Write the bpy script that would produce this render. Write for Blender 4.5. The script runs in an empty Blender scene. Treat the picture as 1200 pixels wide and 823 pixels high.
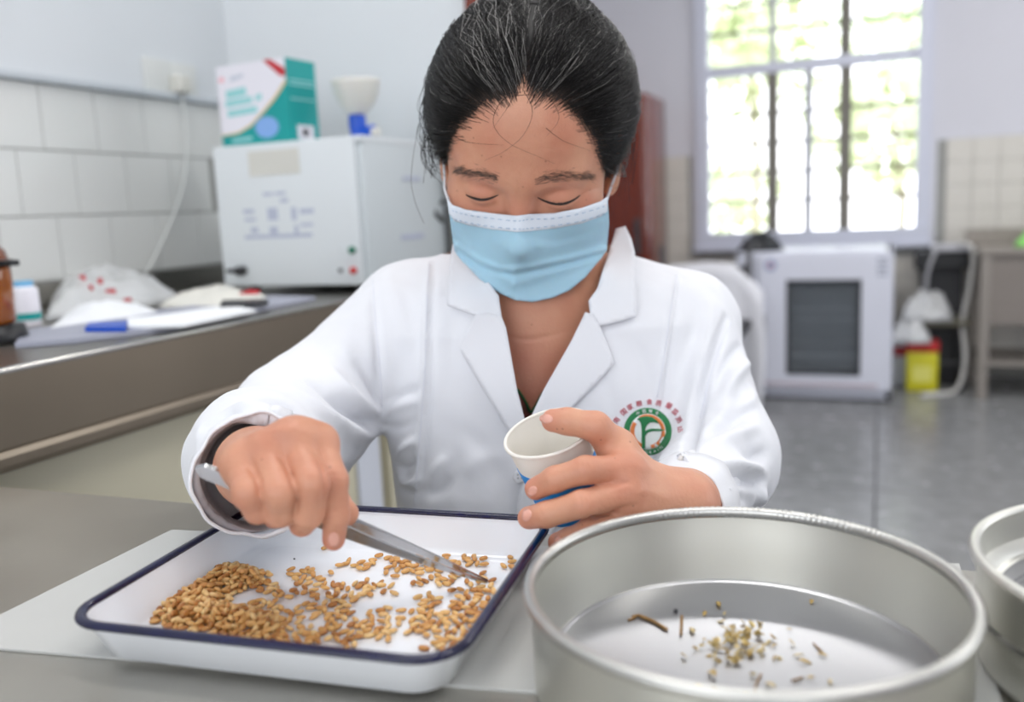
import bpy, bmesh, math, random
import numpy as np
from mathutils import Vector, Matrix
from mathutils.bvhtree import BVHTree
from mathutils.geometry import delaunay_2d_cdt

random.seed(7)
rng = np.random.default_rng(7)
S = bpy.context.scene
COL = S.collection

# ---------------------------------------------------------------- camera
FPX, PITCH, ROLL, YAW, CZ = 1040.0, math.radians(9.0), math.radians(-2.6), math.radians(22.7), 0.995
_cy, _sy = math.cos(YAW), math.sin(YAW)
CF = np.array([-_sy * math.cos(PITCH), _cy * math.cos(PITCH), -math.sin(PITCH)])
_r0 = np.array([_cy, _sy, 0.0]); _u0 = np.cross(_r0, CF)
CR = math.cos(ROLL) * _r0 + math.sin(ROLL) * _u0
CU = np.cross(CR, CF)
CO = np.array([0.0, 0.0, CZ])
RH = _r0.copy()                                   # horizontal right as seen by the photographer
BH = np.array([-_sy, _cy, 0.0])                   # horizontal, away from the photographer
UP = np.array([0.0, 0.0, 1.0])

cam_d = bpy.data.cameras.new('camera')
cam = bpy.data.objects.new('camera', cam_d)
COL.objects.link(cam)
cam.matrix_world = Matrix(((CR[0], CU[0], -CF[0], 0), (CR[1], CU[1], -CF[1], 0), (CR[2], CU[2], -CF[2], CZ), (0, 0, 0, 1)))
cam_d.sensor_width = 36.0
cam_d.lens = FPX * 36.0 / 1200.0
cam_d.clip_start = 0.01
cam_d.dof.use_dof = True
cam_d.dof.focus_distance = 0.63
cam_d.dof.aperture_fstop = 3.8
cam_d.dof.aperture_blades = 0
S.camera = cam

# ---------------------------------------------------------------- world and light
W = bpy.data.worlds.new('sky'); S.world = W; W.use_nodes = True
wn = W.node_tree.nodes; wl_ = W.node_tree.links
bg = wn['Background']
tc = wn.new('ShaderNodeTexCoord'); sx = wn.new('ShaderNodeSeparateXYZ'); cr = wn.new('ShaderNodeValToRGB')
wl_.new(tc.outputs['Generated'], sx.inputs[0]); wl_.new(sx.outputs['Z'], cr.inputs[0]); wl_.new(cr.outputs[0], bg.inputs[0])
cr.color_ramp.elements[0].position = 0.0; cr.color_ramp.elements[0].color = (0.97, 0.98, 1.0, 1)
cr.color_ramp.elements[1].position = 1.0; cr.color_ramp.elements[1].color = (0.80, 0.90, 1.0, 1)
bg.inputs[1].default_value = 4.4
S.view_settings.view_transform = 'Standard'
S.view_settings.look = 'None'
S.view_settings.exposure = -0.27
S.view_settings.gamma = 1.0
S.view_settings.use_curve_mapping = False

def area(name, loc, direction, sx_, sy_, power, color=(1, 1, 1), portal=False):
    d = bpy.data.lights.new(name, 'AREA'); d.shape = 'RECTANGLE'; d.size = sx_; d.size_y = sy_
    d.energy = power; d.color = color
    if portal: d.cycles.is_portal = True
    o = bpy.data.objects.new(name, d); COL.objects.link(o)
    o.location = loc
    o.rotation_euler = Vector(direction).to_track_quat('-Z', 'Y').to_euler()
    return o
# portals in the window openings (back wall, wall behind the camera, right wall, the last an unseen opening added for light)
area('window_portal', (-0.37, 5.42, 1.50), (0, -1, 0), 1.16, 1.48, 1, portal=True)
area('window_portal', (-0.55, -1.88, 1.75), (0, 1, 0), 1.8, 1.7, 1, portal=True)
area('window_portal', (1.55, -1.88, 1.75), (0, 1, 0), 1.4, 1.7, 1, portal=True)
area('window_portal', (3.18, 3.0, 1.65), (-1, 0, 0), 2.8, 1.5, 1, portal=True)
for lx, ly, pw in ((-.55, .75, 20), (1.1, .75, 18), (-.4, 3.3, 26), (1.5, 3.3, 26)):      # added overhead fill light, set at the unseen battens
    area('batten_fill', (lx, ly, 2.95), (0, 0, -1), 1.2, .16, pw, (1, .985, .96))
sun_d = bpy.data.lights.new('sun', 'SUN'); sun_d.energy = 3.0; sun_d.angle = 0.03
sun = bpy.data.objects.new('sun', sun_d); COL.objects.link(sun)
sun.rotation_euler = Vector((-0.25, 0.55, -0.85)).to_track_quat('-Z', 'Y').to_euler()

# ---------------------------------------------------------------- helpers
def ray(px, py):
    return CF + CR * (px - 600.0) / FPX - CU * (py - 411.5) / FPX
def AT(px, py, d):                 # point seen at a pixel, at depth d along the view axis
    return CO + ray(px, py) * d
def ONZ(px, py, z):
    q = ray(px, py); return CO + q * ((z - CZ) / q[2])
def ONY(px, py, y):
    q = ray(px, py); return CO + q * (y / q[1])
def ONX(px, py, x):
    q = ray(px, py); return CO + q * (x / q[0])

def lin(c):
    return tuple(((v / 255.0) / 12.92 if v / 255.0 <= 0.04045 else ((v / 255.0 + 0.055) / 1.055) ** 2.4) for v in c)

def material(name, color, rough=0.5, metal=0.0, noise=0.0, nscale=8.0, bump=0.0, bscale=60.0, sss=0.0, sss_r=(1, .35, .2), trans=0.0, spec=0.5, coat=0.0, alpha=1.0, stretch=None, emit=None, dark=None, rnoise=0.0, sheen=0.0):
    m = bpy.data.materials.new(name); m.use_nodes = True
    n = m.node_tree.nodes; l = m.node_tree.links; b = n['Principled BSDF']
    b.inputs['Base Color'].default_value = (*color, 1); b.inputs['Roughness'].default_value = rough
    b.inputs['Metallic'].default_value = metal; b.inputs['Specular IOR Level'].default_value = spec
    b.inputs['Coat Weight'].default_value = coat; b.inputs['Transmission Weight'].default_value = trans
    b.inputs['Alpha'].default_value = alpha
    if sheen: b.inputs['Sheen Weight'].default_value = sheen
    if sss:
        b.inputs['Subsurface Weight'].default_value = sss; b.inputs['Subsurface Radius'].default_value = sss_r
        b.inputs['Subsurface Scale'].default_value = 0.006
    if emit: b.inputs['Emission Color'].default_value = (*emit[:3], 1); b.inputs['Emission Strength'].default_value = emit[3]
    co = n.new('ShaderNodeTexCoord'); mp = n.new('ShaderNodeMapping'); l.new(co.outputs['Object'], mp.inputs[0])
    if stretch: mp.inputs['Scale'].default_value = stretch
    if noise:
        t = n.new('ShaderNodeTexNoise'); t.inputs['Scale'].default_value = nscale; t.inputs['Detail'].default_value = 5
        r = n.new('ShaderNodeValToRGB'); l.new(mp.outputs[0], t.inputs['Vector']); l.new(t.outputs['Fac'], r.inputs[0])
        dk = dark if dark else tuple(v * (1 - noise) for v in color)
        r.color_ramp.elements[0].position = 0.3; r.color_ramp.elements[0].color = (*dk, 1)
        r.color_ramp.elements[1].position = 0.7; r.color_ramp.elements[1].color = (*color, 1)
        l.new(r.outputs[0], b.inputs['Base Color'])
        if rnoise:
            ma = n.new('ShaderNodeMath'); ma.operation = 'MULTIPLY_ADD'; ma.inputs[1].default_value = rnoise; ma.inputs[2].default_value = rough - rnoise / 2
            l.new(t.outputs['Fac'], ma.inputs[0]); l.new(ma.outputs[0], b.inputs['Roughness'])
    if bump:
        t = n.new('ShaderNodeTexNoise'); t.inputs['Scale'].default_value = bscale; t.inputs['Detail'].default_value = 4
        bp = n.new('ShaderNodeBump'); bp.inputs['Strength'].default_value = bump; bp.inputs['Distance'].default_value = 0.002
        l.new(mp.outputs[0], t.inputs['Vector']); l.new(t.outputs['Fac'], bp.inputs['Height']); l.new(bp.outputs[0], b.inputs['Normal'])
    return m

def wloc(o):
    v = Vector((0, 0, 0))
    while o is not None:
        v = v + o.location; o = o.parent
    return v
def tag(o, label=None, cat=None, group=None, kind=None):
    if label: o['label'] = label
    if cat: o['category'] = cat
    if group: o['group'] = group
    if kind: o['kind'] = kind
    return o
def thing(name, loc, label, cat, group=None):
    o = bpy.data.objects.new(name, None); COL.objects.link(o); o.location = Vector([float(v) for v in loc]); o.empty_display_size = 0.05
    return tag(o, label, cat, group)
def mk(name, V, Fc, mat, parent=None, smooth=True, local=False):
    V = np.asarray(V, dtype=float).reshape(-1, 3)
    if parent is not None and not local:
        V = V - np.array(wloc(parent))
    me = bpy.data.meshes.new(name)
    me.from_pydata(V.tolist(), [], [tuple(int(i) for i in f) for f in Fc])
    me.validate(); me.update()
    if smooth:
        me.polygons.foreach_set('use_smooth', [True] * len(me.polygons))
    mats = mat if isinstance(mat, (list, tuple)) else [mat]
    for q in mats: me.materials.append(q)
    o = bpy.data.objects.new(name, me); COL.objects.link(o)
    if parent is not None: o.parent = parent
    return o
class MB:
    def __init__(s): s.V = []; s.F = []
    def add(s, V, Fc):
        b = len(s.V); s.V += [tuple(v) for v in V]; s.F += [tuple(i + b for i in f) for f in Fc]; return s
    def box(s, x0, x1, y0, y1, z0, z1, bev=0.0, rz=0.0, c=None):
        bm = bmesh.new(); bmesh.ops.create_cube(bm, size=1.0)
        for v in bm.verts: v.co = Vector(((v.co.x + .5) * (x1 - x0) + x0, (v.co.y + .5) * (y1 - y0) + y0, (v.co.z + .5) * (z1 - z0) + z0))
        if bev: bmesh.ops.bevel(bm, geom=list(bm.edges), offset=bev, segments=2, affect='EDGES', profile=0.6)
        bm.verts.index_update()
        V = [v.co.copy() for v in bm.verts]
        if rz:
            cx, cy = c if c else ((x0 + x1) / 2, (y0 + y1) / 2)
            M = Matrix.Rotation(rz, 3, 'Z')
            V = [M @ (v - Vector((cx, cy, 0))) + Vector((cx, cy, 0)) for v in V]
        s.add(V, [[v.index for v in f.verts] for f in bm.faces]); bm.free(); return s
    def lathe(s, prof, seg=48, c=(0, 0, 0), close=False):
        n = len(prof); V = []; Fc = []
        for j in range(seg):
            a = 2 * math.pi * j / seg
            for r, z in prof: V.append((c[0] + r * math.cos(a), c[1] + r * math.sin(a), c[2] + z))
        for j in range(seg):
            k = (j + 1) % seg
            for i in range(n - 1 + (1 if close else 0)):
                i2 = (i + 1) % n
                Fc.append((j * n + i, k * n + i, k * n + i2, j * n + i2))
        s.add(V, Fc); return s
    def tube(s, P, r, seg=8, cap=True, closed=False):
        P = [np.array(p, float) for p in P]; n = len(P)
        R = r if isinstance(r, (list, tuple, np.ndarray)) else [r] * n
        V = []; Fc = []
        up = np.array([0.0, 0.0, 1.0]); N = None
        for i in range(n):
            if closed: t = P[(i + 1) % n] - P[i - 1]
            else: t = P[min(i + 1, n - 1)] - P[max(i - 1, 0)]
            t = t / (np.linalg.norm(t) + 1e-12)
            if N is None:
                N = np.cross(t, up)
                if np.linalg.norm(N) < 1e-3: N = np.cross(t, [1.0, 0, 0])
            N = N - t * (N @ t); N /= np.linalg.norm(N) + 1e-12
            B = np.cross(t, N)
            for j in range(seg):
                a = 2 * math.pi * j / seg
                V.append(P[i] + R[i] * (math.cos(a) * N + math.sin(a) * B))
        for i in range(n - (0 if closed else 1)):
            i2 = (i + 1) % n
            for j in range(seg):
                k = (j + 1) % seg
                Fc.append((i * seg + j, i * seg + k, i2 * seg + k, i2 * seg + j))
        if cap and not closed:
            Fc.append(tuple(range(seg))[::-1]); Fc.append(tuple((n - 1) * seg + j for j in range(seg)))
        s.add(V, Fc); return s
    def build(s, name, mat, parent=None, smooth=False, local=False):
        return mk(name, s.V, s.F, mat, parent, smooth, local)
def smoothpoly(P, n=8):            # Catmull-Rom through points
    P = [np.array(p, float) for p in P]; out = []
    for i in range(len(P) - 1):
        p0 = P[max(i - 1, 0)]; p1 = P[i]; p2 = P[i + 1]; p3 = P[min(i + 2, len(P) - 1)]
        for k in range(n):
            t = k / n
            out.append(0.5 * ((2 * p1) + (-p0 + p2) * t + (2 * p0 - 5 * p1 + 4 * p2 - p3) * t * t + (-p0 + 3 * p1 - 3 * p2 + p3) * t ** 3))
    out.append(P[-1]); return out
def auto_smooth(o, ang=0.6):
    me = o.data
    me.polygons.foreach_set('use_smooth', [True] * len(me.polygons))
    try: me.set_sharp_from_angle(angle=ang)
    except Exception: pass
    return o

# ================================================================ materials
M_wall = material('wall_paint', lin((214, 218, 222)), 0.75, noise=0.05, nscale=1.5, bump=0.05, bscale=30)
M_wallb = material('wall_paint_far', lin((214, 214, 222)), 0.75, noise=0.04, nscale=1.2)
M_tile = material('glazed_tile', lin((220, 221, 219)), 0.22, noise=0.03, nscale=3)
M_tileb = material('glazed_tile_far', lin((212, 208, 200)), 0.3, noise=0.04, nscale=4)
M_grout = material('grout', lin((160, 160, 156)), 0.9, noise=0.1, nscale=20)
M_ceil = material('ceiling_paint', (0.82, 0.82, 0.82), 0.9)
M_trimw = material('glazed_trim', lin((190, 196, 202)), 0.25)
M_floor = material('terrazzo_slab', lin((142, 143, 144)), 0.25, noise=0.28, nscale=14, rnoise=0.15)
M_joint = material('floor_joint', lin((70, 70, 72)), 0.8)
M_steel = material('brushed_steel', lin((150, 147, 140)), 0.34, metal=1.0, noise=0.25, nscale=3.5, rnoise=0.25, bump=0.02, bscale=300)
M_steel_ap = material('steel_apron', lin((150, 138, 122)), 0.33, metal=1.0, noise=0.18, nscale=2.5, rnoise=0.15)
M_table = material('table_steel', lin((186, 183, 175)), 0.36, metal=0.8, noise=0.18, nscale=7, rnoise=0.22)
M_cream = material('cream_laminate', lin((206, 200, 176)), 0.5, noise=0.05, nscale=4)
M_white = material('white_powder_coat', lin((216, 221, 224)), 0.42, noise=0.02, nscale=5)
M_whiteb = material('white_enamel_panel', lin((212, 216, 226)), 0.4)
M_black = material('black_plastic', (0.012, 0.012, 0.014), 0.4)
M_alu_win = material('window_aluminium', lin((205, 208, 222)), 0.45, metal=0.15)
M_bar = material('window_bar', lin((120, 116, 108)), 0.6)
M_bar2 = material('window_bar_light', lin((176, 178, 186)), 0.6)
M_brown = material('varnished_wood', lin((122, 48, 28)), 0.22, noise=0.35, nscale=6, stretch=(6, 6, 0.6), coat=0.4)
M_knobg = material('knob_metal', (0.8, 0.8, 0.8), 0.2, metal=1)

# ================================================================ setting
R2 = 3.05
wl = MB().box(-1.56, -1.426, -2.0, 1.78, 0, R2).build('wall_left', M_wall); tag(wl, kind='structure')
wp = MB().box(-1.426, -0.80, 1.76, 1.90, 0, R2).build('wall_partition', M_wall); tag(wp, kind='structure')
tag(MB().box(-0.80, -0.752, 1.74, 1.92, 0, 2.3, bev=0.004).build('trim_1', M_brown), kind='structure')
wb = MB()
X0, X1, Y1 = -2.7, 3.2, 5.30
wx0, wx1, wz0, wz1 = -0.955, 0.20, 0.79, 2.26
wb.box(X0, wx0, Y1, Y1 + .14, 0, R2).box(wx1, X1, Y1, Y1 + .14, 0, R2).box(wx0, wx1, Y1, Y1 + .14, 0, wz0).box(wx0, wx1, Y1, Y1 + .14, wz1, R2)
wback = wb.build('wall_back', M_wallb); tag(wback, kind='structure')
tag(MB().box(X0 - .14, X0, 1.9, Y1 + .14, 0, R2).build('wall_far_left', M_wallb), kind='structure')
tag(MB().box(X0, -1.426, 1.76, 1.90, 0, R2).build('wall_side_return', M_wallb), kind='structure')
# unseen right wall, opening added to brighten the rear; wall behind the camera with two openings
w = MB(); xr = X1
w.box(xr, xr + .14, -2.0, 1.6, 0, R2).box(xr, xr + .14, 4.4, Y1 + .14, 0, R2).box(xr, xr + .14, 1.6, 4.4, 0, .9).box(xr, xr + .14, 1.6, 4.4, 2.4, R2)
tag(w.build('wall_right', M_wallb), kind='structure')
w = MB()
w.box(-1.56, -1.45, -2.14, -2.0, 0, R2).box(.35, .85, -2.14, -2.0, 0, R2).box(2.25, X1 + .14, -2.14, -2.0, 0, R2)
w.box(-1.45, .35, -2.14, -2.0, 0, .9).box(.85, 2.25, -2.14, -2.0, 0, .9).box(-1.45, .35, -2.14, -2.0, 2.6, R2).box(.85, 2.25, -2.14, -2.0, 2.6, R2)
tag(w.build('wall_front', M_wallb), kind='structure')
tag(MB().box(X0, X1 + .14, -2.14, Y1 + .14, R2, R2 + .1).build('ceiling', M_ceil), kind='structure')
fl = MB().box(X0, X1, -2.0, Y1, -.06, -.004).build('floor', M_joint); tag(fl, kind='structure')
slab = MB().box(.003, .797, .003, .797, -.02, 0, bev=.0015)
sm = slab.build('slab', M_floor, fl, local=True); base = sm.data
base_used = False
fx0 = -2.7
for i in range(8):
    for j in range(10):
        if not base_used: o = sm; base_used = True
        else: o = bpy.data.objects.new('slab', base); COL.objects.link(o); o.parent = fl
        o.location = (fx0 + .30 + (i - 1) * .8 + .0, -2.0 + (j) * .8 - .45, 0)

# wall tiles -- left wall, three courses above the worktop (each one a tile)
def tile_mesh(name, w_, h_, mat, axis):
    b = MB()
    if axis == 'x': b.box(0, .007, .0012, w_ - .0012, .0012, h_ - .0012, bev=.0014)
    else: b.box(.0012, w_ - .0012, -.007, 0, .0012, h_ - .0012, bev=.0014)
    o = b.build(name, mat, None, local=True); me = o.data; bpy.data.objects.remove(o); return me
bedl = MB().box(-1.427, -1.424, -.6, 1.76, .757, 1.262).build('tile_bed', M_grout, wl)
tme = tile_mesh('tile', .124, .1195, M_tile, 'x')
for r in range(4):
    z = 1.262 - (r + 1) * .1195
    off = [0.0, -.062, .008, -.05][r]
    for k in range(17):
        y = 1.70 - .124 * (k + 1) + off + .015
        if y + .124 > 1.76: continue
        if y < -.4: break
        o = bpy.data.objects.new('tile', tme); COL.objects.link(o); o.parent = wl; o.location = (-1.426, y, z)
tag(MB().box(-1.427, -1.405, -.6, 1.76, 1.262, 1.277, bev=.005).build('trim_2', M_trimw), kind='structure')
# back wall tiles
bedb = MB().box(wx1 + .07, 1.5, 5.2985, 5.302, 0, 1.262).box(-1.45, wx0 - .07, 5.2985, 5.302, 0, 1.262).box(wx0 - .07, wx1 + .07, 5.2985, 5.302, 0, .72).build('tile_bed', M_grout, wback)
tmb = tile_mesh('tile', .124, .1195, M_tileb, 'y')
for r in range(10):
    z = 1.262 - (r + 1) * .1195
    for k in range(24):
        x = -1.42 + .124 * k
        if x > 1.35: break
        if x + .124 > wx0 - .07 and x < wx1 + .07 and z + .12 > .72: continue
        if r > 7 and x < -0.1: continue
        o = bpy.data.objects.new('tile', tmb); COL.objects.link(o); o.parent = wback; o.location = (x, 5.30, z)

# window in the back wall
wi = MB()
t = .055
wi.box(wx0 - .04, wx0 + .03, 5.27, 5.36, wz0 - .03, wz1).box(wx1 - .03, wx1 + .04, 5.27, 5.36, wz0 - .03, wz1).box(wx0 - .04, wx1 + .04, 5.25, 5.36, wz0 - .06, wz0 + .02).box(wx0, wx1, 5.29, 5.36, 1.685, 1.745).box(wx0, wx1, 5.29, 5.36, wz1 - .04, wz1)
win = wi.build('window_1', M_alu_win); tag(win, kind='structure')
M_glass = material('window_glass', (1, 1, 1), 0.0, trans=1.0, spec=0.3)
nt = M_glass.node_tree; b = nt.nodes['Principled BSDF']; b.inputs['IOR'].default_value = 1.02
def mull(x, z0, z1, w_, mat):
    MB().box(x - w_ / 2, x + w_ / 2, 5.295, 5.345, z0, z1, bev=.004).build('mullion', mat, win)
for x, w_, mt in ((-.572, .062, M_bar), (-.379, .045, M_bar2), (-.188, .064, M_bar)): mull(x, wz0 + .02, 1.69, w_, mt)
for x, w_, mt in ((-.572, .032, M_bar2), (-.192, .060, M_bar)): mull(x, 1.745, wz1 - .03, w_, mt)
for z in (.98, 1.145, 1.31, 1.475, 1.93, 2.08):
    MB().box(wx0 + .02, wx1 - .02, 5.375, 5.391, z - .010, z + .010).build('guard_bar', M_bar, win)
xs = [wx0 + .02, -.572, -.379, -.188, wx1 - .02]
for i in range(4): MB().box(xs[i] + .01, xs[i + 1] - .01, 5.318, 5.322, wz0 + .02, 1.69).build('pane', M_glass, win)
xs = [wx0 + .02, -.572, -.192, wx1 - .02]
for i in range(3): MB().box(xs[i] + .01, xs[i + 1] - .01, 5.318, 5.322, 1.745, wz1 - .03).build('pane', M_glass, win)
MB().box(wx0 - .06, wx1 + .06, 5.23, 5.30, wz0 - .085, wz0 - .055, bev=.005).build('window_sill', M_alu_win, win)

# outside ground and trees
M_ground = material('courtyard_ground', lin((200, 198, 185)), 0.9)
gr = MB().box(-12, 12, 5.9, 30, -.3, -.1).build('courtyard_ground', M_ground); tag(gr, kind='structure')
M_leaf = material('leaf_green', lin((216, 232, 188)), 0.6, noise=0.25, nscale=2)
M_leaf2 = material('leaf_yellow', lin((228, 236, 196)), 0.6, noise=0.3, nscale=2)
M_trunk = material('bark', lin((170, 160, 140)), 0.9)
def tree(x, y, h, r, lm, label, n=520):
    t_ = thing('tree', (x, y, -.1), label, 'tree')
    MB().tube([(x, y, -.1), (x + .05, y, h * .5), (x - .05, y + .05, h)], [.05, .04, .02], 8).build('trunk', M_trunk, t_, smooth=True)
    b = MB()
    for _ in range(n):
        u = rng.normal(size=3); u /= np.linalg.norm(u); rr = r * rng.uniform(.35, 1)
        p = np.array([x, y, h]) + u * rr * np.array([1, 1, .8]); s_ = rng.uniform(.10, .2)
        a = rng.normal(size=3); a /= np.linalg.norm(a); c_ = np.cross(a, u); c_ /= np.linalg.norm(c_) + 1e-9
        b.add([p - a * s_, p + c_ * s_ * .5 + u * .02, p + a * s_, p - c_ * s_ * .5 - u * .02], [(0, 1, 2, 3)])
    f = b.build('foliage', lm, t_)
for i, (x, y, h_, r_, lm_, n_, lab) in enumerate(((-2.9, 9.4, 2.1, 1.0, M_leaf, 300, 'leafy green tree seen through the left panes'), (-1.35, 10.5, 2.7, 1.0, M_leaf2, 300, 'pale tree rising behind the transom panes'), (.15, 9.6, 1.75, 1.0, M_leaf2, 260, 'yellow green tree seen through the right panes'),
        (-2.0, 13.0, 1.0, 1.0, M_leaf2, 160, 'low pale shrub far behind the left panes'), (.6, 14.0, 3.6, 1.3, M_leaf, 260, 'tall far tree behind the upper right pane'), (-3.6, 14.0, 3.8, 1.4, M_leaf, 260, 'tall far tree behind the upper left pane'))):
    tree(x, y, h_, r_, lm_, lab, int(n_ * 1.1))

# ================================================================ left worktop and cabinet
wt = thing('steel_worktop', (-1.12, .5, .757), 'long brushed steel worktop with deep apron along the tiled left wall', 'worktop')
b = MB().box(-1.424, -.822, -.7, 1.755, .850, .858, bev=.002).build('top_sheet', M_steel, wt)
b = MB().box(-.828, -.820, -.7, 1.755, .775, .857, bev=.003).build('apron', M_steel_ap, wt)
b = MB().box(-.86, -.818, -.7, 1.755, .752, .777, bev=.008).build('apron_return', M_steel_ap, wt)
b = MB().tube([(-.823, -.7, .8565), (-.823, 1.755, .8565)], .0042, 8).build('front_lip', material('lip_steel', lin((205, 203, 198)), .25, metal=1), wt, smooth=True)
b = MB().box(-1.416, -1.405, -.7, 1.755, .857, .902, bev=.002).build('splashback', M_steel, wt)
cb = thing('base_cabinet', (-1.12, 1.0, 0), 'cream laminate base cabinet under the steel worktop', 'cabinet')
MB().box(-1.40, -.885, .585, 1.74, .08, .75).box(-1.38, -.92, .6, 1.74, 0, .08).build('carcass', M_cream, cb)
def yb_(px_): return float(ONX(px_, 550, -.866)[1])
for y0, y1, dm in ((.615, 1.165, M_cream), (1.175, yb_(417), M_cream), (yb_(420), yb_(447), M_whiteb), (yb_(458), yb_(458) + .20, M_cream)):
    d = auto_smooth(MB().box(-.885, -.866, y0, y1, .09, .742, bev=.002).build('door', dm, cb))
    if y0 > 1.17: continue
    ky = y1 - .12 if y0 < 1 else y1 - .12
    kb = MB(); kb.lathe([(0, .022), (.008, .0215), (.011, .017), (.010, .012), (.005, .008), (.005, 0), (0, 0)], 20)
    kz = .665
    V = [(-.866 + v[2], ky + v[0], kz + v[1]) for v in kb.V]
    kn = mk('knob', V, kb.F, M_knobg, d)
lg = thing('worktop_leg', (-.875, .54, 0), 'square steel leg under the worktop, left of the cabinet', 'leg')
MB().box(-.905, -.87, .555, .582, 0, .752, bev=.002).build('leg_post', M_steel_ap, lg)
MB().box(-1.40, -.875, .548, .556, .68, .752).build('side_panel', M_steel_ap, lg)
cb2 = thing('cream_side_cabinet', (-1.2, .2, 0), 'cream cabinet end barely seen left of the steel leg', 'cabinet')
MB().box(-1.40, -.885, -.4, .535, .08, .75, bev=.003).build('body', M_cream, cb2)
MB().box(-.885, -.87, -.38, .525, .1, .74, bev=.003).build('door', M_cream, cb2)
# ================================================================ oven box with its load
M_ovside = material('oven_side_grey', lin((196, 203, 206)), 0.45)
M_print = material('faint_blue_print', lin((176, 182, 200)), 0.6)
M_red = material('red_plastic', (0.55, 0.02, 0.02), 0.35)
M_green = material('green_plastic', (0.0, 0.16, 0.09), 0.35)
M_dgrey = material('dark_grey_metal', (0.05, 0.05, 0.055), 0.5)
M_beige = material('beige_tape', lin((206, 205, 198)), 0.7)
ov = thing('laboratory_oven', (-1.02, 1.53, .858), 'white metal instrument box with red and green buttons on the worktop', 'oven')
ox0, ox1, oy0, oy1, oz0, oz1 = -1.176, -.852, 1.39, 1.70, .874, 1.135
auto_smooth(MB().box(ox0, ox1, oy0 + .004, oy1, oz0, oz1, bev=.004).build('body', M_ovside, ov))
auto_smooth(MB().box(ox0 - .002, ox1 - .014, oy0 - .006, oy0 + .005, oz0, oz1 + .002, bev=.003).build('front_panel', M_white, ov))
auto_smooth(MB().box(ox0, ox1 + .001, oy0, oy1 + .001, oz1 - .006, oz1 + .004, bev=.002).build('top_plate', M_white, ov))
for x in (ox0 + .04, ox1 - .04):
    for y in (oy0 + .03, oy1 - .03):
        MB().lathe([(0, 0), (.012, 0), (.010, .017), (0, .017)], 16, (x, y, .858)).build('foot', M_black, ov)
def knoby(x, z, r, dep, mat, name, parent, y=oy0 - .006):
    k = MB().lathe([(0, dep), (r * .8, dep), (r, dep * .8), (r, 0), (0, 0)], 20)
    mk(name, [(x + v[0], y - v[2], z + v[1]) for v in k.V], k.F, mat, parent)
for (px_, py_, r, dep, mt, nm) in ((414, 293, .0065, .008, M_green, 'green_button'), (415.5, 317, .0065, .008, M_red, 'red_button'), (399, 293, .003, .004, M_white, 'indicator_lamp'), (400, 317, .004, .004, M_dgrey, 'indicator_lamp')):
    p = ONY(px_, py_, 1.385); knoby(p[0], p[2], r, dep, mt, nm, ov)
p = ONY(280, 318, 1.37); knoby(p[0], p[2], .009, .02, M_black, 'black_knob', ov)
MB().tube([(p[0], 1.374, p[2]), (p[0] - .03, 1.372, p[2] + .0005)], .004, 8).build('knob_arm', M_black, ov)
pr = MB()
def pxrect_y(mb, x0, y0, x1, y1, Y, th=.0006):
    a = ONY(x0, y0, Y); c = ONY(x1, y1, Y); mb.box(min(a[0], c[0]), max(a[0], c[0]), Y - th, Y, min(a[2], c[2]), max(a[2], c[2]))
for (a0, b0, a1, b1) in ((308, 226, 320, 229), (322, 225, 335, 228), (328, 233, 338, 237), (285, 246, 298, 250), (313, 244, 326, 258), (341, 243, 348, 258), (351, 245, 368, 250), (287, 256, 300, 259), (294, 267, 303, 273), (316, 266, 326, 274), (345, 264, 350, 274), (352, 262, 367, 265), (287, 276, 366, 277.5)):
    pxrect_y(pr, a0, b0, a1, b1, oy0 - .0062)
pr.build('printed_table', M_print, ov)
tp = MB(); pxrect_y(tp, 290, 178, 352, 203, oy0 - .0062); tp.build('tape_patch', M_beige, ov)
for (q0, q1, q2, q3) in ((1.53, 1.60, 1.062, 1.069), (1.51, 1.60, .948, .958)): MB().box(ox1 - .0005, ox1 + .0018, q0, q1, q2, q3).build('side_label', M_print, ov)
# door catch and brown block right of the box
hg = thing('wall_bracket', (-.82, 1.74, .858), 'grey metal and brown bracket beside the head, right of the white instrument box', 'bracket')
MB().box(-.845, -.80, 1.705, 1.75, .858, 1.03, bev=.006).build('bracket_post', material('bracket_grey', lin((150, 150, 145)), .5, metal=.5), hg)
MB().box(-.85, -.80, 1.70, 1.735, 1.035, 1.085, bev=.004).build('brown_block', material('brown_block', lin((70, 62, 48)), .6), hg)
MB().tube([(-.853, 1.70, 1.02), (-.862, 1.66, 1.012), (-.852, 1.66, .995), (-.853, 1.69, .98)], .006, 8).build('catch', M_dgrey, hg, smooth=True)

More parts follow.
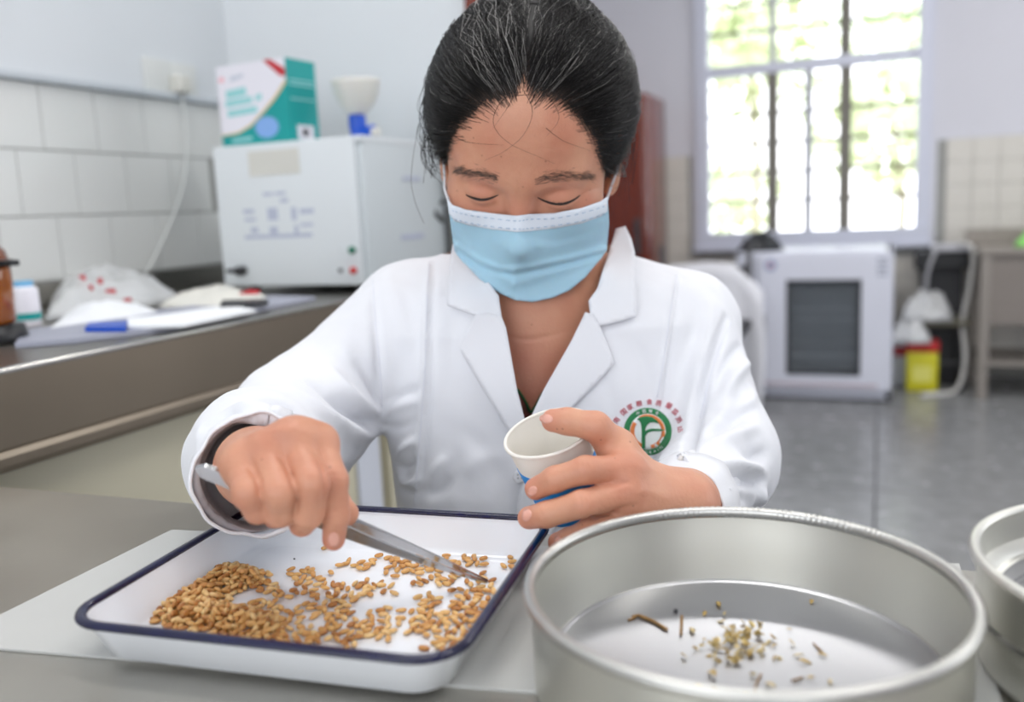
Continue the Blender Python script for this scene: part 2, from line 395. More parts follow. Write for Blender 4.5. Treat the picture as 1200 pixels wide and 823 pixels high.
# mask carton
M_teal = material('teal_card', lin((0, 152, 150)), 0.45)
M_card = material('white_card', lin((228, 226, 234)), 0.45)
M_lblue = material('light_blue_print', lin((130, 170, 225)), 0.5)
M_gold = material('gold_print', lin((214, 190, 140)), 0.5)
M_redp = material('red_print', lin((190, 40, 50)), 0.5)
M_pink = material('pink_print', lin((235, 180, 190)), 0.5)
A = ONY(262, 176, 1.440); A[2] = 1.1392
Bm = ONY(341, 167, 1.425); C_ = ONY(373, 163, 1.49)
u = Bm - A; u[2] = 0; Lf = np.linalg.norm(u); u /= Lf
v = np.array([-u[1], u[0], 0]); Ls = .085
ct = thing('mask_carton', A, 'teal and white cardboard carton standing on top of the instrument box', 'box')
Hc = .155
def P3(a, bb, z): return A + u * a + v * bb + np.array([0, 0, z])
def quadbox(name, a0, a1, b0, b1, z0, z1, mat, parent):
    V = [P3(a, bb, z) for z in (z0, z1) for (a, bb) in ((a0, b0), (a1, b0), (a1, b1), (a0, b1))]
    return mk(name, V, [(0, 3, 2, 1), (4, 5, 6, 7), (0, 1, 5, 4), (1, 2, 6, 5), (2, 3, 7, 6), (3, 0, 4, 7)], mat, parent, smooth=False)
quadbox('box_body', 0, Lf, 0, Ls, 0, Hc, M_teal, ct)
def facepoly(name, pts, mat, parent, off):       # flat print on the front face, pts in (fraction, fraction)
    V = [P3(a * Lf, -off, z * Hc) for a, z in pts]; V2 = [P3(a * Lf, 0.0, z * Hc) for a, z in pts]; n = len(V)
    mk(name, V + V2, [tuple(range(n))] + [tuple(range(2 * n))[n:][::-1]] + [(i, n + i, n + (i + 1) % n, (i + 1) % n) for i in range(n)], mat, parent, smooth=False)
arc = [(0, .17), (.25, .19), (.45, .27), (.65, .42), (.82, .56), (1.0, .75)]
facepoly('white_print', [(0, 1)] + [(x, z) for x, z in arc] + [(1, 1)], M_card, ct, .0006)
facepoly('gold_line', [(x, z) for x, z in arc] + [(x, z - .035 * (0.4 + x)) for x, z in arc[::-1]], M_gold, ct, .0009)
facepoly('red_print', [(.70, 1.0), (.80, 1.0), (1.0, .87), (1.0, .78), (.93, .79)], M_redp, ct, .001)
th_ = np.linspace(0, 2 * np.pi, 20, endpoint=False)
facepoly('blue_disc', [(.68 + .17 * math.cos(a), .21 + .13 * math.sin(a)) for a in th_], M_lblue, ct, .0012)
facepoly('pink_logo', [(.07 + .045 * math.cos(a), .84 + .035 * math.sin(a)) for a in th_], M_pink, ct, .001)
tealf = material('teal_lettering', lin((150, 208, 210)), .5)
for (a0, z0, a1, z1) in ((.12, .60, .42, .70), (.1, .50, .5, .58), (.55, .53, .64, .6), (.12, .38, .56, .46)):
    facepoly('printed_line', [(a0, z0), (a1, z0 + .02), (a1, z1 + .02), (a0, z1)], tealf, ct, .001)
facepoly('printed_line', [(.2, .80), (.4, .84), (.4, .88), (.2, .86)], material('pale_grey_print', lin((195, 200, 212)), .5), ct, .001)
facepoly('printed_line', [(.15, .07), (.45, .08), (.45, .12), (.15, .11)], tealf, ct, .0008)
def sidebox(name, b0, b1, z0, z1, mat): quadbox(name, Lf, Lf + .0008, b0 * Ls, b1 * Ls, z0 * Hc, z1 * Hc, mat, ct)
sidebox('white_label', .25, .8, .05, .22, M_card)
sidebox('barcode', .4, .65, .09, .18, M_dgrey)
for z in (.74, .69, .52): sidebox('printed_line', .1, .92, z, z + .018, tealf)

# funnel on blue elbow
M_fun = material('frosted_plastic', lin((212, 212, 206)), 0.4, sss=0.1)
M_blue = material('blue_plastic', lin((14, 78, 190)), 0.35)
p = ONY(423, 158, 1.5); fx, fy, fz = p[0] - .004, 1.5, 1.139
fn = thing('plastic_funnel', (fx, fy, fz), 'frosted plastic funnel cup seated in a blue elbow pipe', 'funnel')
MB().lathe([(.012, .048), (.020, .052), (.032, .066), (.041, .084), (.045, .105), (.0465, .112), (.044, .112), (.0425, .105), (.038, .084), (.029, .068), (.016, .055), (.012, .052)], 40, (fx, fy, fz)).build('cup', M_fun, fn, smooth=True)
MB().lathe([(0, 0), (.014, 0), (.0145, .02), (.0165, .022), (.0165, .046), (.013, .05), (0, .05)], 28, (fx - .002, fy, fz)).build('socket', M_blue, fn)
MB().tube([(fx, fy, fz + .014), (fx + .018, fy, fz + .013), (fx + .034, fy - .004, fz + .014)], [.013, .013, .0145], 18).build('elbow', M_blue, fn)
MB().tube([(fx + .034, fy - .004, fz + .014), (fx + .046, fy - .006, fz + .014)], [.009, .008], 14).build('outlet', M_beige, fn)

# sockets on the wall
M_sock = material('socket_plastic', lin((212, 214, 212)), .4)
sk = thing('double_socket', (-1.426, 1.42, 1.33), 'white double wall socket with a plug, above the tiles', 'socket')
for i, (px_, py_) in enumerate(((186, 90), (215, 95))):
    p = ONX(px_, py_, -1.42); auto_smooth(MB().box(-1.426, -1.416, p[1] - .040, p[1] + .040, p[2] - .036, p[2] + .036, bev=.003).build('plate', M_sock, sk))
p = ONX(212, 97, -1.40); MB().box(-1.418, -1.385, p[1] - .016, p[1] + .018, p[2] - .022, p[2] + .015, bev=.006).build('plug', M_beige, sk)
c0 = np.array([-1.40, p[1], p[2] - .02])
MB().tube(smoothpoly([c0, (-1.405, c0[1] + .006, c0[2] - .10), (-1.405, c0[1] - .03, c0[2] - .22), (-1.40, c0[1] - .16, c0[2] - .38), (-1.38, c0[1] - .24, .90), (-1.35, c0[1] - .26, .87)]), .0028, 8).build('plug_cord', M_sock, sk, smooth=True)

# ---- clutter on the left worktop
ZW = .8585
def onw(px_, py_, z=ZW): return ONZ(px_, py_, z)
M_amber = material('amber_glass', lin((160, 84, 6)), 0.12, coat=.6, noise=.3, nscale=12)
jx, jy = -.985, .755
p = onw(-8, 402, ZW + .0)
jx, jy = p[0], p[1]
jar = thing('amber_jar', (jx, jy, ZW), 'amber glass jar with black rim, at the left picture edge', 'jar')
MB().lathe([(0, 0), (.040, 0), (.042, .006), (.038, .022), (0, .022)], 36, (jx, jy, ZW)).build('base', M_black, jar, smooth=True)
MB().lathe([(0, .022), (.026, .023), (.030, .028), (.031, .09), (.030, .096), (.0, .096)], 36, (jx, jy, ZW)).build('jar_body', M_amber, jar, smooth=True)
MB().lathe([(0, .096), (.034, .096), (.035, .1), (.034, .104), (0, .104)], 36, (jx, jy, ZW)).build('rim', M_black, jar)
MB().box(jx + .02, jx + .058, jy - .007, jy + .007, ZW + .0965, ZW + .104, bev=.002).build('handle', M_black, jar)
MB().lathe([(.030, .104), (.027, .115), (.018, .126), (0, .130)], 30, (jx, jy, ZW)).build('lid', material('amber_lid', lin((120, 72, 50)), .15, coat=.5), jar, smooth=True)
p = onw(34, 384); 
bt = thing('white_bottle', (p[0], p[1], ZW), 'small white bottle with a light blue band, behind the amber jar', 'bottle')
MB().lathe([(0, 0), (.017, 0), (.018, .004), (.018, .055), (.014, .06), (0, .06)], 24, (p[0], p[1], ZW)).build('bottle_body', M_card, bt, smooth=True)
MB().lathe([(0, .06), (.0125, .06), (.0125, .068), (0, .068)], 24, (p[0], p[1], ZW)).build('cap', material('pale_blue_cap', lin((120, 185, 225)), .4), bt)
MB().lathe([(.0184, .012), (.0184, .022)], 24, (p[0], p[1], ZW)).build('label_stripe', M_teal, bt)

def crumple(name, pts, h, mat, label, cat, amp=.25, n=26, seed=0, z0=ZW, parent=None, cap_mat=None, label_part=None):
    # low crumpled bag or cloth: outline polygon (world x,y) domed up to height h
    r_ = np.random.default_rng(seed); P = np.array(pts); c = P.mean(0); m = len(P)
    ang = np.unwrap([math.atan2(*(q - c)[::-1]) for q in P]); 
    V = []; Fc = []; rings = 9; seg = 56
    ph = r_.uniform(0, 6.28, 8)
    bound = []
    A_ = np.arctan2((P - c)[:, 1], (P - c)[:, 0])
    for j in range(seg):
        a = 2 * math.pi * j / seg - math.pi; d = np.array([math.cos(a), math.sin(a)]); best = .001
        for i in range(m):
            p0 = P[i] - c; p1 = P[(i + 1) % m] - c; e = p1 - p0; den = d[0] * e[1] - d[1] * e[0]
            if abs(den) < 1e-9: continue
            tt = (p0[0] * e[1] - p0[1] * e[0]) / den; ss = (p0[0] * d[1] - p0[1] * d[0]) / den
            if tt > 0 and -1e-6 <= ss <= 1 + 1e-6: best = max(best, tt)
        bound.append(best)
    for i in range(rings + 1):
        f = i / rings
        for j in range(seg):
            a = 2 * math.pi * j / seg - math.pi
            rr = bound[j] * f
            x = c[0] + rr * math.cos(a); y = c[1] + rr * math.sin(a)
            w_ = (1 - f ** 2.2)
            wr = math.sin(70 * x + ph[0] + 2 * math.sin(55 * y + ph[1])) * .5 + math.sin(110 * y + ph[2] + 2.2 * math.sin(60 * x)) * .35 + math.sin(240 * (x + y) + ph[3]) * .15
            z = z0 + .001 + h * w_ * (1 + amp * wr) + .0015 * (1 + wr) * f * (1 if f < 1 else 0)
            V.append((x, y, max(z, z0 + .0008)))
    for i in range(rings):
        for j in range(seg):
            k = (j + 1) % seg; Fc.append((i * seg + j, (i + 1) * seg + j, (i + 1) * seg + k, i * seg + k))
    n0 = len(V)
    V.append((c[0], c[1], z0 + .0004))
    for j in range(seg): Fc.append((rings * seg + (j + 1) % seg, rings * seg + j, n0))
    o = mk(name, V, Fc, mat, parent)
    if label: tag(o, label, cat)
    return o
def W2(l, z=ZW): return [tuple(onw(a, b_, z)[:2]) for a, b_ in l]
M_bag = material('clear_plastic_bag', (0.9, 0.91, 0.92), 0.25, trans=0.35, noise=.1, nscale=30)
M_cloth = material('white_cloth', lin((232, 234, 238)), .8)
M_sack = material('offwhite_sack', lin((226, 224, 216)), .6, noise=.08, nscale=20)
bgx = thing('plastic_bag', (*onw(110, 372)[:2], ZW), 'crumpled clear plastic bag with red lettering, against the tiles', 'bag')
bs = crumple('bag_film', W2([(52, 384), (110, 366), (175, 361), (215, 352), (120, 336), (60, 345)]), .062, M_bag, None, None, seed=3, parent=bgx)
_bp = MB()
_bv = BVHTree.FromPolygons([tuple(np.array(v.co) + np.array(wloc(bgx))) for v in bs.data.vertices], [tuple(p.vertices) for p in bs.data.polygons])
def bag_front(px_, py_):
    r = ray(px_, py_); h_ = _bv.ray_cast(Vector(CO), Vector(r / np.linalg.norm(r)))
    return (np.array(h_[0]) if h_[0] is not None else AT(px_, py_, 1.17)) - CF * .003
def bagprint(mb, px_, py_, w_, h_):
    p0 = bag_front(px_, py_); 
    mb.add([p0 + RH * a + UP * bb for a, bb in ((-w_, -h_), (w_, -h_ * .6), (w_ * .8, h_), (-w_ * .7, h_ * .8))] + [p0 + BH * .001 + RH * a + UP * bb for a, bb in ((-w_, -h_), (w_, -h_ * .6), (w_ * .8, h_), (-w_ * .7, h_ * .8))], [(0, 1, 2, 3), (7, 6, 5, 4), (0, 4, 5, 1), (1, 5, 6, 2), (2, 6, 7, 3), (3, 7, 4, 0)])
for (a, b_, w_, h2) in ((97, 329, .007, .010), (106, 338, .006, .006), (118, 331, .005, .008), (130, 342, .010, .005), (150, 352, .008, .004)):
    _bp = MB(); bagprint(_bp, a, b_, w_, h2); _bp.build('red_letter', M_redp, bgx)
crumple('white_cloth', W2([(52, 392), (100, 384), (160, 376), (190, 370), (170, 362), (110, 366), (70, 376)]), .022, M_cloth, 'white cloth heap beside the clear plastic bag', 'cloth', seed=5)
crumple('sample_sack', W2([(183, 362), (250, 364), (300, 361), (318, 352), (270, 345), (215, 349)]), .024, M_sack, 'off-white sample sack with a red mark before the instrument box', 'bag', seed=8)
_q = np.array(onw(292, 352, ZW + .012)); _m = MB()
crumple('red_mark', [(_q[0] - .016, _q[1] - .006), (_q[0] + .018, _q[1] - .006), (_q[0] + .016, _q[1] + .012), (_q[0] - .012, _q[1] + .012)], .006, M_redp, 'faded red printed mark on the off-white sack', 'print', seed=9, z0=ZW + .021)  # the sack's printed red mark, built as a low raised patch
M_navy = material('grey_blue_folder', lin((160, 163, 178)), .5)
def sheet(name, pts, z0, th, mat, label, cat):
    P = W2(pts, z0); n = len(P)
    V = [(x, y, z0 + th) for x, y in P] + [(x, y, z0) for x, y in P]
    o = mk(name, V, [tuple(range(n)), tuple(range(2 * n))[n:][::-1]] + [(i, n + i, n + (i + 1) % n, (i + 1) % n) for i in range(n)], mat, None, smooth=False)
    tag(o, label, cat); return o
sheet('folder', [(18, 408), (90, 402), (200, 388), (330, 360), (370, 352), (320, 350), (150, 372), (30, 392)], ZW + .0002, .006, M_navy, 'flat grey-blue folder lying under the papers near the worktop front', 'folder')
sheet('paper_sheet', [(150, 386), (215, 384), (300, 366), (268, 360), (190, 372), (150, 376)], ZW + .0065, .004, material('paper_white', lin((240, 242, 245)), .7), 'stack of white paper on the grey-blue folder', 'paper')
sheet('blue_card', [(100, 389), (148, 389), (150, 381), (105, 383)], ZW + .0065, .006, M_blue, 'bright blue card left of the white paper stack', 'card')
sheet('black_pen', [(258, 360), (314, 357), (315, 354), (262, 355)], ZW + .0110, .005, M_black, 'flat black pen case at the right end of the paper stack', 'pen case')

# ================================================================ far side of the room
# incubator cabinet
iy = 4.54
inc = thing('incubator', (-.25, iy + .28, 0), 'large grey-white incubator with a glazed door standing on the floor under the window', 'incubator')
M_inc = material('incubator_paint', lin((222, 224, 236)), .42, noise=.03, nscale=3)
M_incd = material('incubator_dark', lin((52, 60, 70)), .5)
M_seal = material('dark_rubber', (.02, .02, .025), .6)
x0, x1, z0, z1 = -.665, .062, .012, .735
b = MB().box(x0, x1, iy, iy + .55, z1 - .03, z1, bev=.006).box(x0, x1, iy, iy + .55, z0, z0 + .05, bev=.004).box(x0, x0 + .03, iy, iy + .55, z0, z1, bev=.004).box(x1 - .03, x1, iy, iy + .55, z0, z1, bev=.004).box(x0, x1, iy + .52, iy + .55, z0, z1)
b.box(x0 + .02, -.565, iy + .002, iy + .5, z0 + .04, z1 - .02)
b.build('housing', M_inc, inc)
gx0, gx1, gz0, gz1 = -.418, -.078, .135, .60
dr = MB(); dy0, dy1 = iy - .045, iy - .004
dx0, dx1, dz0, dz1 = -.555, .058, .065, .722
dr.box(dx0, gx0, dy0, dy1, dz0, dz1, bev=.004).box(gx1, dx1, dy0, dy1, dz0, dz1, bev=.004).box(gx0 - .01, gx1 + .01, dy0 + .001, dy1, gz1, dz1 - .002).box(gx0 - .01, gx1 + .01, dy0 + .001, dy1, dz0 + .002, gz0)
door = dr.build('door', M_inc, inc)
fr = MB(); 
for (a, b_, c_, d_) in ((gx0, gx0 + .012, gz0, gz1), (gx1 - .012, gx1, gz0, gz1), (gx0, gx1, gz0, gz0 + .012), (gx0, gx1, gz1 - .012, gz1)): fr.box(a, b_, dy0 - .002, dy1, c_, d_)
fr.build('window_seal', M_seal, door)
M_pane = material('door_glass', (0.75, 0.8, 0.85), 0.03, trans=0.9, spec=.5); M_pane.node_tree.nodes['Principled BSDF'].inputs['IOR'].default_value = 1.15
MB().box(gx0 + .01, gx1 - .01, dy0 + .012, dy0 + .016, gz0 + .01, gz1 - .01).build('glass_pane', M_pane, door)
ch = MB().box(-.55, .03, iy + .49, iy + .5, .07, .70).box(-.56, -.55, iy + .02, iy + .5, .07, .70).box(.028, .032, iy + .02, iy + .5, .07, .70).box(-.55, .03, iy + .02, iy + .5, .062, .07).build('chamber', material('chamber_steel', lin((92, 98, 104)), .45, metal=.6, noise=.3, nscale=6), inc)
for zz in (.215, .395):
    s_ = MB(); s_.box(-.545, .025, iy + .04, iy + .046, zz, zz + .006).box(-.545, .025, iy + .46, iy + .466, zz, zz + .006)
    for k in range(12): x = -.54 + k * .049; s_.box(x, x + .004, iy + .04, iy + .466, zz + .002, zz + .005)
    s_.build('shelf', M_knobg, inc)
MB().box(-.537, -.518, iy - .068, iy - .045, .29, .43, bev=.004).build('door_handle', M_black, inc)
k = MB().lathe([(0, .003), (.028, .003), (.028, 0), (0, 0)], 24)
p = ONY(903, 311, iy - .045); mk('round_badge', [(p[0] + v[0], iy - .045 - v[2], p[2] + v[1]) for v in k.V], k.F, material('badge_grey', lin((150, 160, 190)), .5), inc, smooth=False)
k = MB().lathe([(0, .004), (.010, .004), (.010, 0), (0, 0)], 16); mk('badge_centre', [(p[0] + v[0], iy - .0455 - v[2], p[2] + v[1]) for v in k.V], k.F, M_pink, inc, smooth=False)
lb = MB()
for i in range(4):
    zz = .70 - i * .024; lb.box(-.01, .035, iy - .0462, iy - .0448, zz - .012, zz)
lb.build('rating_label', material('label_greyblue', lin((160, 165, 180)), .6), inc)
MB().box(-.52, -.0, iy - .0462, iy - .0448, .078, .098).build('warning_strip', material('warning_strip', lin((198, 186, 196)), .6), inc)
MB().box(-.64, -.60, iy - .003, iy + .001, .655, .675).build('switch_label', M_navy, inc)
k = MB().lathe([(0, .006), (.008, .006), (.008, 0), (0, 0)], 14); p = ONY(884, 358, iy); mk('red_switch', [(-.60 + v[0], iy - .0 - v[2], p[2] + v[1]) for v in k.V], k.F, M_red, inc, smooth=False)
for x in (x0 + .05, x1 - .05):
    for y in (iy + .05, iy + .5): MB().lathe([(0, 0), (.02, 0), (.018, .016), (0, .016)], 12, (x, y, 0)).build('foot', M_black, inc)

# black bag on top of the incubator
bbp = [ONZ(855, 298, .745)[:2]]
crumple('black_bag', [(-.68, 4.64), (-.60, 4.58), (-.50, 4.58), (-.44, 4.64), (-.47, 4.76), (-.58, 4.80), (-.66, 4.74)], .085, material('black_bag_film', (.012, .014, .018), .35), 'small crumpled black plastic bag on top of the incubator', 'bag', amp=.35, seed=11, z0=.735)

# chair with a white coat over its back
chx, chy = -.75, 3.95
chr_ = thing('draped_chair', (chx, chy, 0), 'dark chair behind the shoulder with its back under a white coat', 'chair')
for (dx, dy) in ((-.2, -.2), (.2, -.2), (-.2, .2), (.2, .2)):
    top = .80 if dy > 0 else .42
    MB().tube([(chx + dx, chy + dy, 0), (chx + dx, chy + dy, top)], .013, 8).build('leg', M_dgrey, chr_, smooth=True)
MB().box(chx - .22, chx + .22, chy - .22, chy + .22, .42, .46, bev=.012).build('seat', M_seal, chr_)
MB().box(chx - .2, chx + .2, chy + .185, chy + .215, .52, .70, bev=.01).build('backrest', M_seal, chr_)
# hanging coat: draped sheet over the chair back
V = []; Fc = []
nu, nv = 40, 26
for i in range(nu + 1):
    for j in range(nv + 1):
        a = i / nu; s_ = j / nv
        x = chx - .24 + .50 * a
        L_ = s_ * 1.0
        zt = .70 - .03 * abs(2 * a - 1) ** 2 - .30 * max(0, a - .72) ** 1.3 * 2
        drop_f = .30 + .22 * (a > .75) * (a - .75) * 4
        if s_ < .5: y = chy + .165 - .018 - .02 * (1 - s_ * 2); z = zt - (1 - s_ * 2) * drop_f
        else: y = chy + .235 + .018; z = zt - (s_ * 2 - 1) * .34
        if abs(s_ - .5) < .045: z = zt + .012
        y += .014 * math.sin(20 * a + 3 * s_) * (abs(s_ - .5) * 2) * (-1 if s_ < .5 else 1) - (0 if s_ >= .5 else .0)
        V.append((x + .02 * math.sin(6 * s_) * a, y, z))
for i in range(nu):
    for j in range(nv): q = i * (nv + 1) + j; Fc.append((q, q + nv + 1, q + nv + 2, q + 1))
wc = mk('hung_coat', V, Fc, material('hung_coat_cloth', lin((226, 226, 232)), .85)); 
m_ = wc.modifiers.new('thick', 'SOLIDIFY'); m_.thickness = .006
tag(wc, 'white lab coat hung over the chair back in front of the incubator', 'coat')

# tall wooden cabinet, far wall
wcb = thing('wooden_cabinet', (-1.42, 5.0, 0), 'tall varnished red-brown wooden cabinet against the far wall, left of the window', 'cabinet')
auto_smooth(MB().box(-1.75, -1.175, 4.82, 5.28, 0, 1.585, bev=.006).build('carcass', M_brown, wcb))
MB().box(-1.73, -1.47, 4.80, 4.82, .05, 1.57, bev=.004).build('door', M_brown, wcb)
d = MB().box(-1.46, -1.19, 4.80, 4.82, .05, 1.57, bev=.004).build('door', M_brown, wcb)
MB().box(-1.245, -1.215, 4.785, 4.80, .72, .92, bev=.004).build('handle', M_dgrey, d)

# right side: steel table, green item, bin, clutter, cable
rt = thing('side_table', (.62, 4.95, 0), 'steel side table with raised back edge at the right picture edge', 'table')
M_rt = material('side_table_steel', lin((150, 143, 136)), .45, metal=.4)
M_rtp = material('side_table_panel', lin((132, 124, 118)), .55)
tz = ONY(1140, 292, 4.7)[2]
tx0 = .43
MB().box(tx0, 1.5, 4.68, 5.20, tz - .03, tz, bev=.003).build('table_top', M_rt, rt)
MB().box(tx0 - .02, 1.5, 5.17, 5.20, tz, tz + .075, bev=.003).build('upstand', M_rt, rt)
MB().box(tx0 + .05, 1.5, 4.70, 4.715, tz - .36, tz - .03, bev=.002).build('apron_panel', M_rtp, rt)
for (x, y) in ((tx0 + .01, 4.69), (tx0 + .01, 5.14), (1.44, 4.69), (1.44, 5.14)): MB().box(x, x + .045, y, y + .045, 0, tz - .03, bev=.002).build('leg', M_rt, rt)
MB().box(tx0 + .03, 1.46, 4.70, 5.16, .16, .18, bev=.002).build('lower_shelf', M_rt, rt)
gb = thing('green_bag', (.70, 4.85, tz), 'bright green plastic bag on the steel side table', 'bag')
crumple('bag_film', [(.58, 4.78), (.68, 4.76), (.84, 4.78), (.86, 4.92), (.70, 4.96), (.6, 4.9)], .085, material('green_bag_film', lin((140, 215, 110)), .35), None, None, amp=.3, seed=21, z0=tz, parent=gb)
M_yel = material('yellow_plastic', lin((222, 214, 40)), .4)
p = ONZ(1080, 459, 0)
yb = thing('waste_bin', p, 'yellow waste canister with a red top on the floor right of the incubator', 'bin')
auto_smooth(MB().box(p[0] - .072, p[0] + .072, p[1], p[1] + .13, 0, .20, bev=.012).build('canister', M_yel, yb))
auto_smooth(MB().box(p[0] - .075, p[0] + .075, p[1] - .002, p[1] + .132, .20, .255, bev=.01).build('red_lid', M_red, yb))
MB().box(p[0] - .045, p[0] + .045, p[1] - .0015, p[1], .05, .13).build('label_patch', material('pale_yellow', lin((235, 230, 120)), .5), yb)
p2 = ONZ(1058, 457, 0)
wb2 = thing('white_canister', p2, 'white canister with red lettering behind the yellow bin', 'canister')
auto_smooth(MB().box(p2[0] - .06, p2[0] + .05, p2[1] + .09, p2[1] + .22, 0, .24, bev=.012).build('canister', M_whiteb, wb2))
MB().box(p2[0] - .045, p2[0] + .02, p2[1] + .088, p2[1] + .0905, .16, .21).build('red_lettering', M_redp, wb2)
st = thing('cluttered_stool', (.27, 4.98, 0), 'low dark stool carrying bags and a device beside the steel side table', 'stool')
for dx in (-.12, .12):
    for dy in (-.1, .1): MB().tube([(.27 + dx, 4.98 + dy, 0), (.27 + dx, 4.98 + dy, .33)], .011, 8).build('leg', M_dgrey, st)
MB().box(.12, .42, 4.85, 5.11, .33, .355, bev=.006).build('seat', material('olive_board', lin((110, 106, 90)), .6), st)
MB().tube([(.15, 4.88, .14), (.39, 4.88, .14)], .008, 8).build('stretcher', M_dgrey, st)
crumple('clutter_bag', [(.10, 4.84), (.22, 4.82), (.34, 4.84), (.36, 5.0), (.22, 5.05), (.1, 4.98)], .13, M_bag, 'clear bag of odds and ends on the low stool beside the side table', 'bag', amp=.35, seed=31, z0=.356)
crumple('bin_bag', [(.055, 4.76), (.16, 4.74), (.24, 4.76), (.25, 4.88), (.12, 4.92), (.05, 4.86)], .10, M_bag, 'clear crumpled bag lying on the yellow bin', 'bag', amp=.35, seed=33, z0=.257)
db = thing('black_device', (.29, 5.1, .0), 'black bench device standing behind the bags near the side table', 'device')
MB().box(.20, .40, 5.12, 5.24, 0, .60, bev=.01).build('column', M_dgrey, db)
MB().box(.17, .42, 5.02, 5.24, .60, .69, bev=.01).build('head', M_black, db)
MB().box(.24, .42, 4.99, 5.2, .692, .725, bev=.008).build('top_cover', material('grey_cover', lin((190, 190, 196)), .4), db)
cbl = MB().tube(smoothpoly([(.36, 5.0, .735), (.425, 4.93, .70), (.41, 4.9, .50), (.385, 4.88, .35), (.40, 4.86, .15), (.36, 4.80, .02), (.25, 4.74, .008), (.20, 4.70, .008)], 6), .010, 8).build('white_cable', material('cable_white', lin((214, 212, 208)), .5)); tag(cbl, 'white cable looping down from the black device to the floor', 'cable')
cbl = MB().tube(smoothpoly([(.28, 4.985, .73), (.245, 4.97, .66), (.225, 4.965, .58), (.22, 4.97, .50)], 6), .009, 8).build('grey_hose', material('hose_grey', lin((180, 180, 184)), .5)); tag(cbl, 'short pale hose hanging in front of the black device', 'hose')

# unseen fluorescent battens, added on the ceiling as overhead fill light
M_fill_tube = material('fill_tube', (1, 1, 1), .5, emit=(1, .98, .95, 4.0))
for (x, y, lab) in ((-.55, .75, 'over the work table and left worktop'), (1.1, .75, 'right of the work table'), (-.4, 3.3, 'before the back window'), (1.5, 3.3, 'over the right rear of the room')):
    L = thing('fill_batten', (x, y, R2), 'added fluorescent fill batten ' + lab, 'lamp', 'added fill battens')
    MB().box(x - .62, x + .62, y - .05, y + .05, R2 - .04, R2 - .001, bev=.004).build('housing', M_whiteb, L)
    MB().tube([(x - .6, y, R2 - .06), (x + .6, y, R2 - .06)], .014, 10).build('tube', M_fill_tube, L, smooth=True)

# ================================================================ work table
TA = math.radians(2.4)
def TT(x, y): # table frame -> world; origin at back-left reference
    return (-.53 + x * math.cos(TA) - y * math.sin(TA), .570 + x * math.sin(TA) + y * math.cos(TA))
tb = thing('work_table', (-.1, .1, 0), 'steel topped work table the person sits at', 'table')
def trect(name, x0, x1, y0, y1, z0, z1, mat, bev=.002):
    return auto_smooth(MB().box(x0, x1, y0, y1, z0, z1, bev=bev, rz=TA, c=(0, 0)).build(name, mat, None)), None
def tbox(name, x0, x1, y0, y1, z0, z1, mat, bev=.002):
    b = MB().box(x0, x1, y0, y1, z0, z1, bev=bev)
    V = [(*TT(v[0], v[1]), v[2]) for v in b.V]
    return auto_smooth(mk(name, V, b.F, mat, tb))
tbox('table_top', -.285, 1.25, -.80, 0, .725, .760, M_table, .004)
for x in (-.25, 1.17):
    for y in (-.76, -.08): tbox('leg', x, x + .045, y, y + .045, 0, .725, M_steel_ap)
# paper sheet
M_paper = material('white_board_sheet', lin((196, 196, 193)), .55, noise=.04, nscale=12)
pts = [ONZ(201, 622, .7608)[:2], ONZ(1124, 662, .7608)[:2], ONZ(1124, 662, .7608)[:2] + np.array([.012, -.30]), ONZ(0, 772, .7608)[:2] + np.array([-.085, .0])]
pa, pb = ONZ(0, 772, .7608)[:2], ONZ(200, 820, .7608)[:2]; dpf = (pb - pa) / np.linalg.norm(pb - pa)
pl0, pl1 = ONZ(201, 622, .7608)[:2], ONZ(0, 722, .7608)[:2]; dpl = (pl1 - pl0) / np.linalg.norm(pl1 - pl0)
# front-left corner = intersection
Am = np.array([dpf, -dpl]).T; sol = np.linalg.solve(Am, pl0 - pa); FLc = pa + dpf * sol[0]
BRc = ONZ(1124, 662, .7608)[:2]; FRc = FLc + (BRc - pl0)
P = [pl0, BRc, FRc, FLc]
nn = 10; V = []; Fc = []
for th in (.7616, .7602): V += [(x, y, th) for x, y in P]
ps = mk('paper_sheet', V, [(0, 3, 2, 1), (4, 5, 6, 7), (0, 1, 5, 4), (1, 2, 6, 5), (2, 3, 7, 6), (3, 0, 4, 7)], M_paper, None, smooth=False)
tag(ps, 'large white sheet lying under the enamel tray and the first metal pan', 'paper')
ZP = .7617

# ================================================================ enamel tray
M_enam = material('white_enamel', lin((240, 243, 248)), .12, coat=.5)
M_rim = material('blue_enamel', lin((12, 13, 62)), .22, coat=.15, noise=.45, nscale=60)
M_steelr = M_enam
tc_ = np.array([-.302, .4275]); TAa = math.radians(6.0)
def rrect(hx, hy, r, n=8):
    out = []
    for (cx, cy, a0) in ((hx - r, hy - r, 0), (-hx + r, hy - r, 90), (-hx + r, -hy + r, 180), (hx - r, -hy + r, 270)):
        for k in range(n + 1):
            a = math.radians(a0 + 90 * k / n); out.append((cx + r * math.cos(a), cy + r * math.sin(a)))
    return out
def tw(x, y):
    return (tc_[0] + x * math.cos(TAa) - y * math.sin(TAa), tc_[1] + x * math.sin(TAa) + y * math.cos(TAa))
HX, HY = .1135, .0995
tray = thing('enamel_tray', (*tc_, ZP), 'white enamel tray with a dark blue rim holding wheat grain', 'tray')
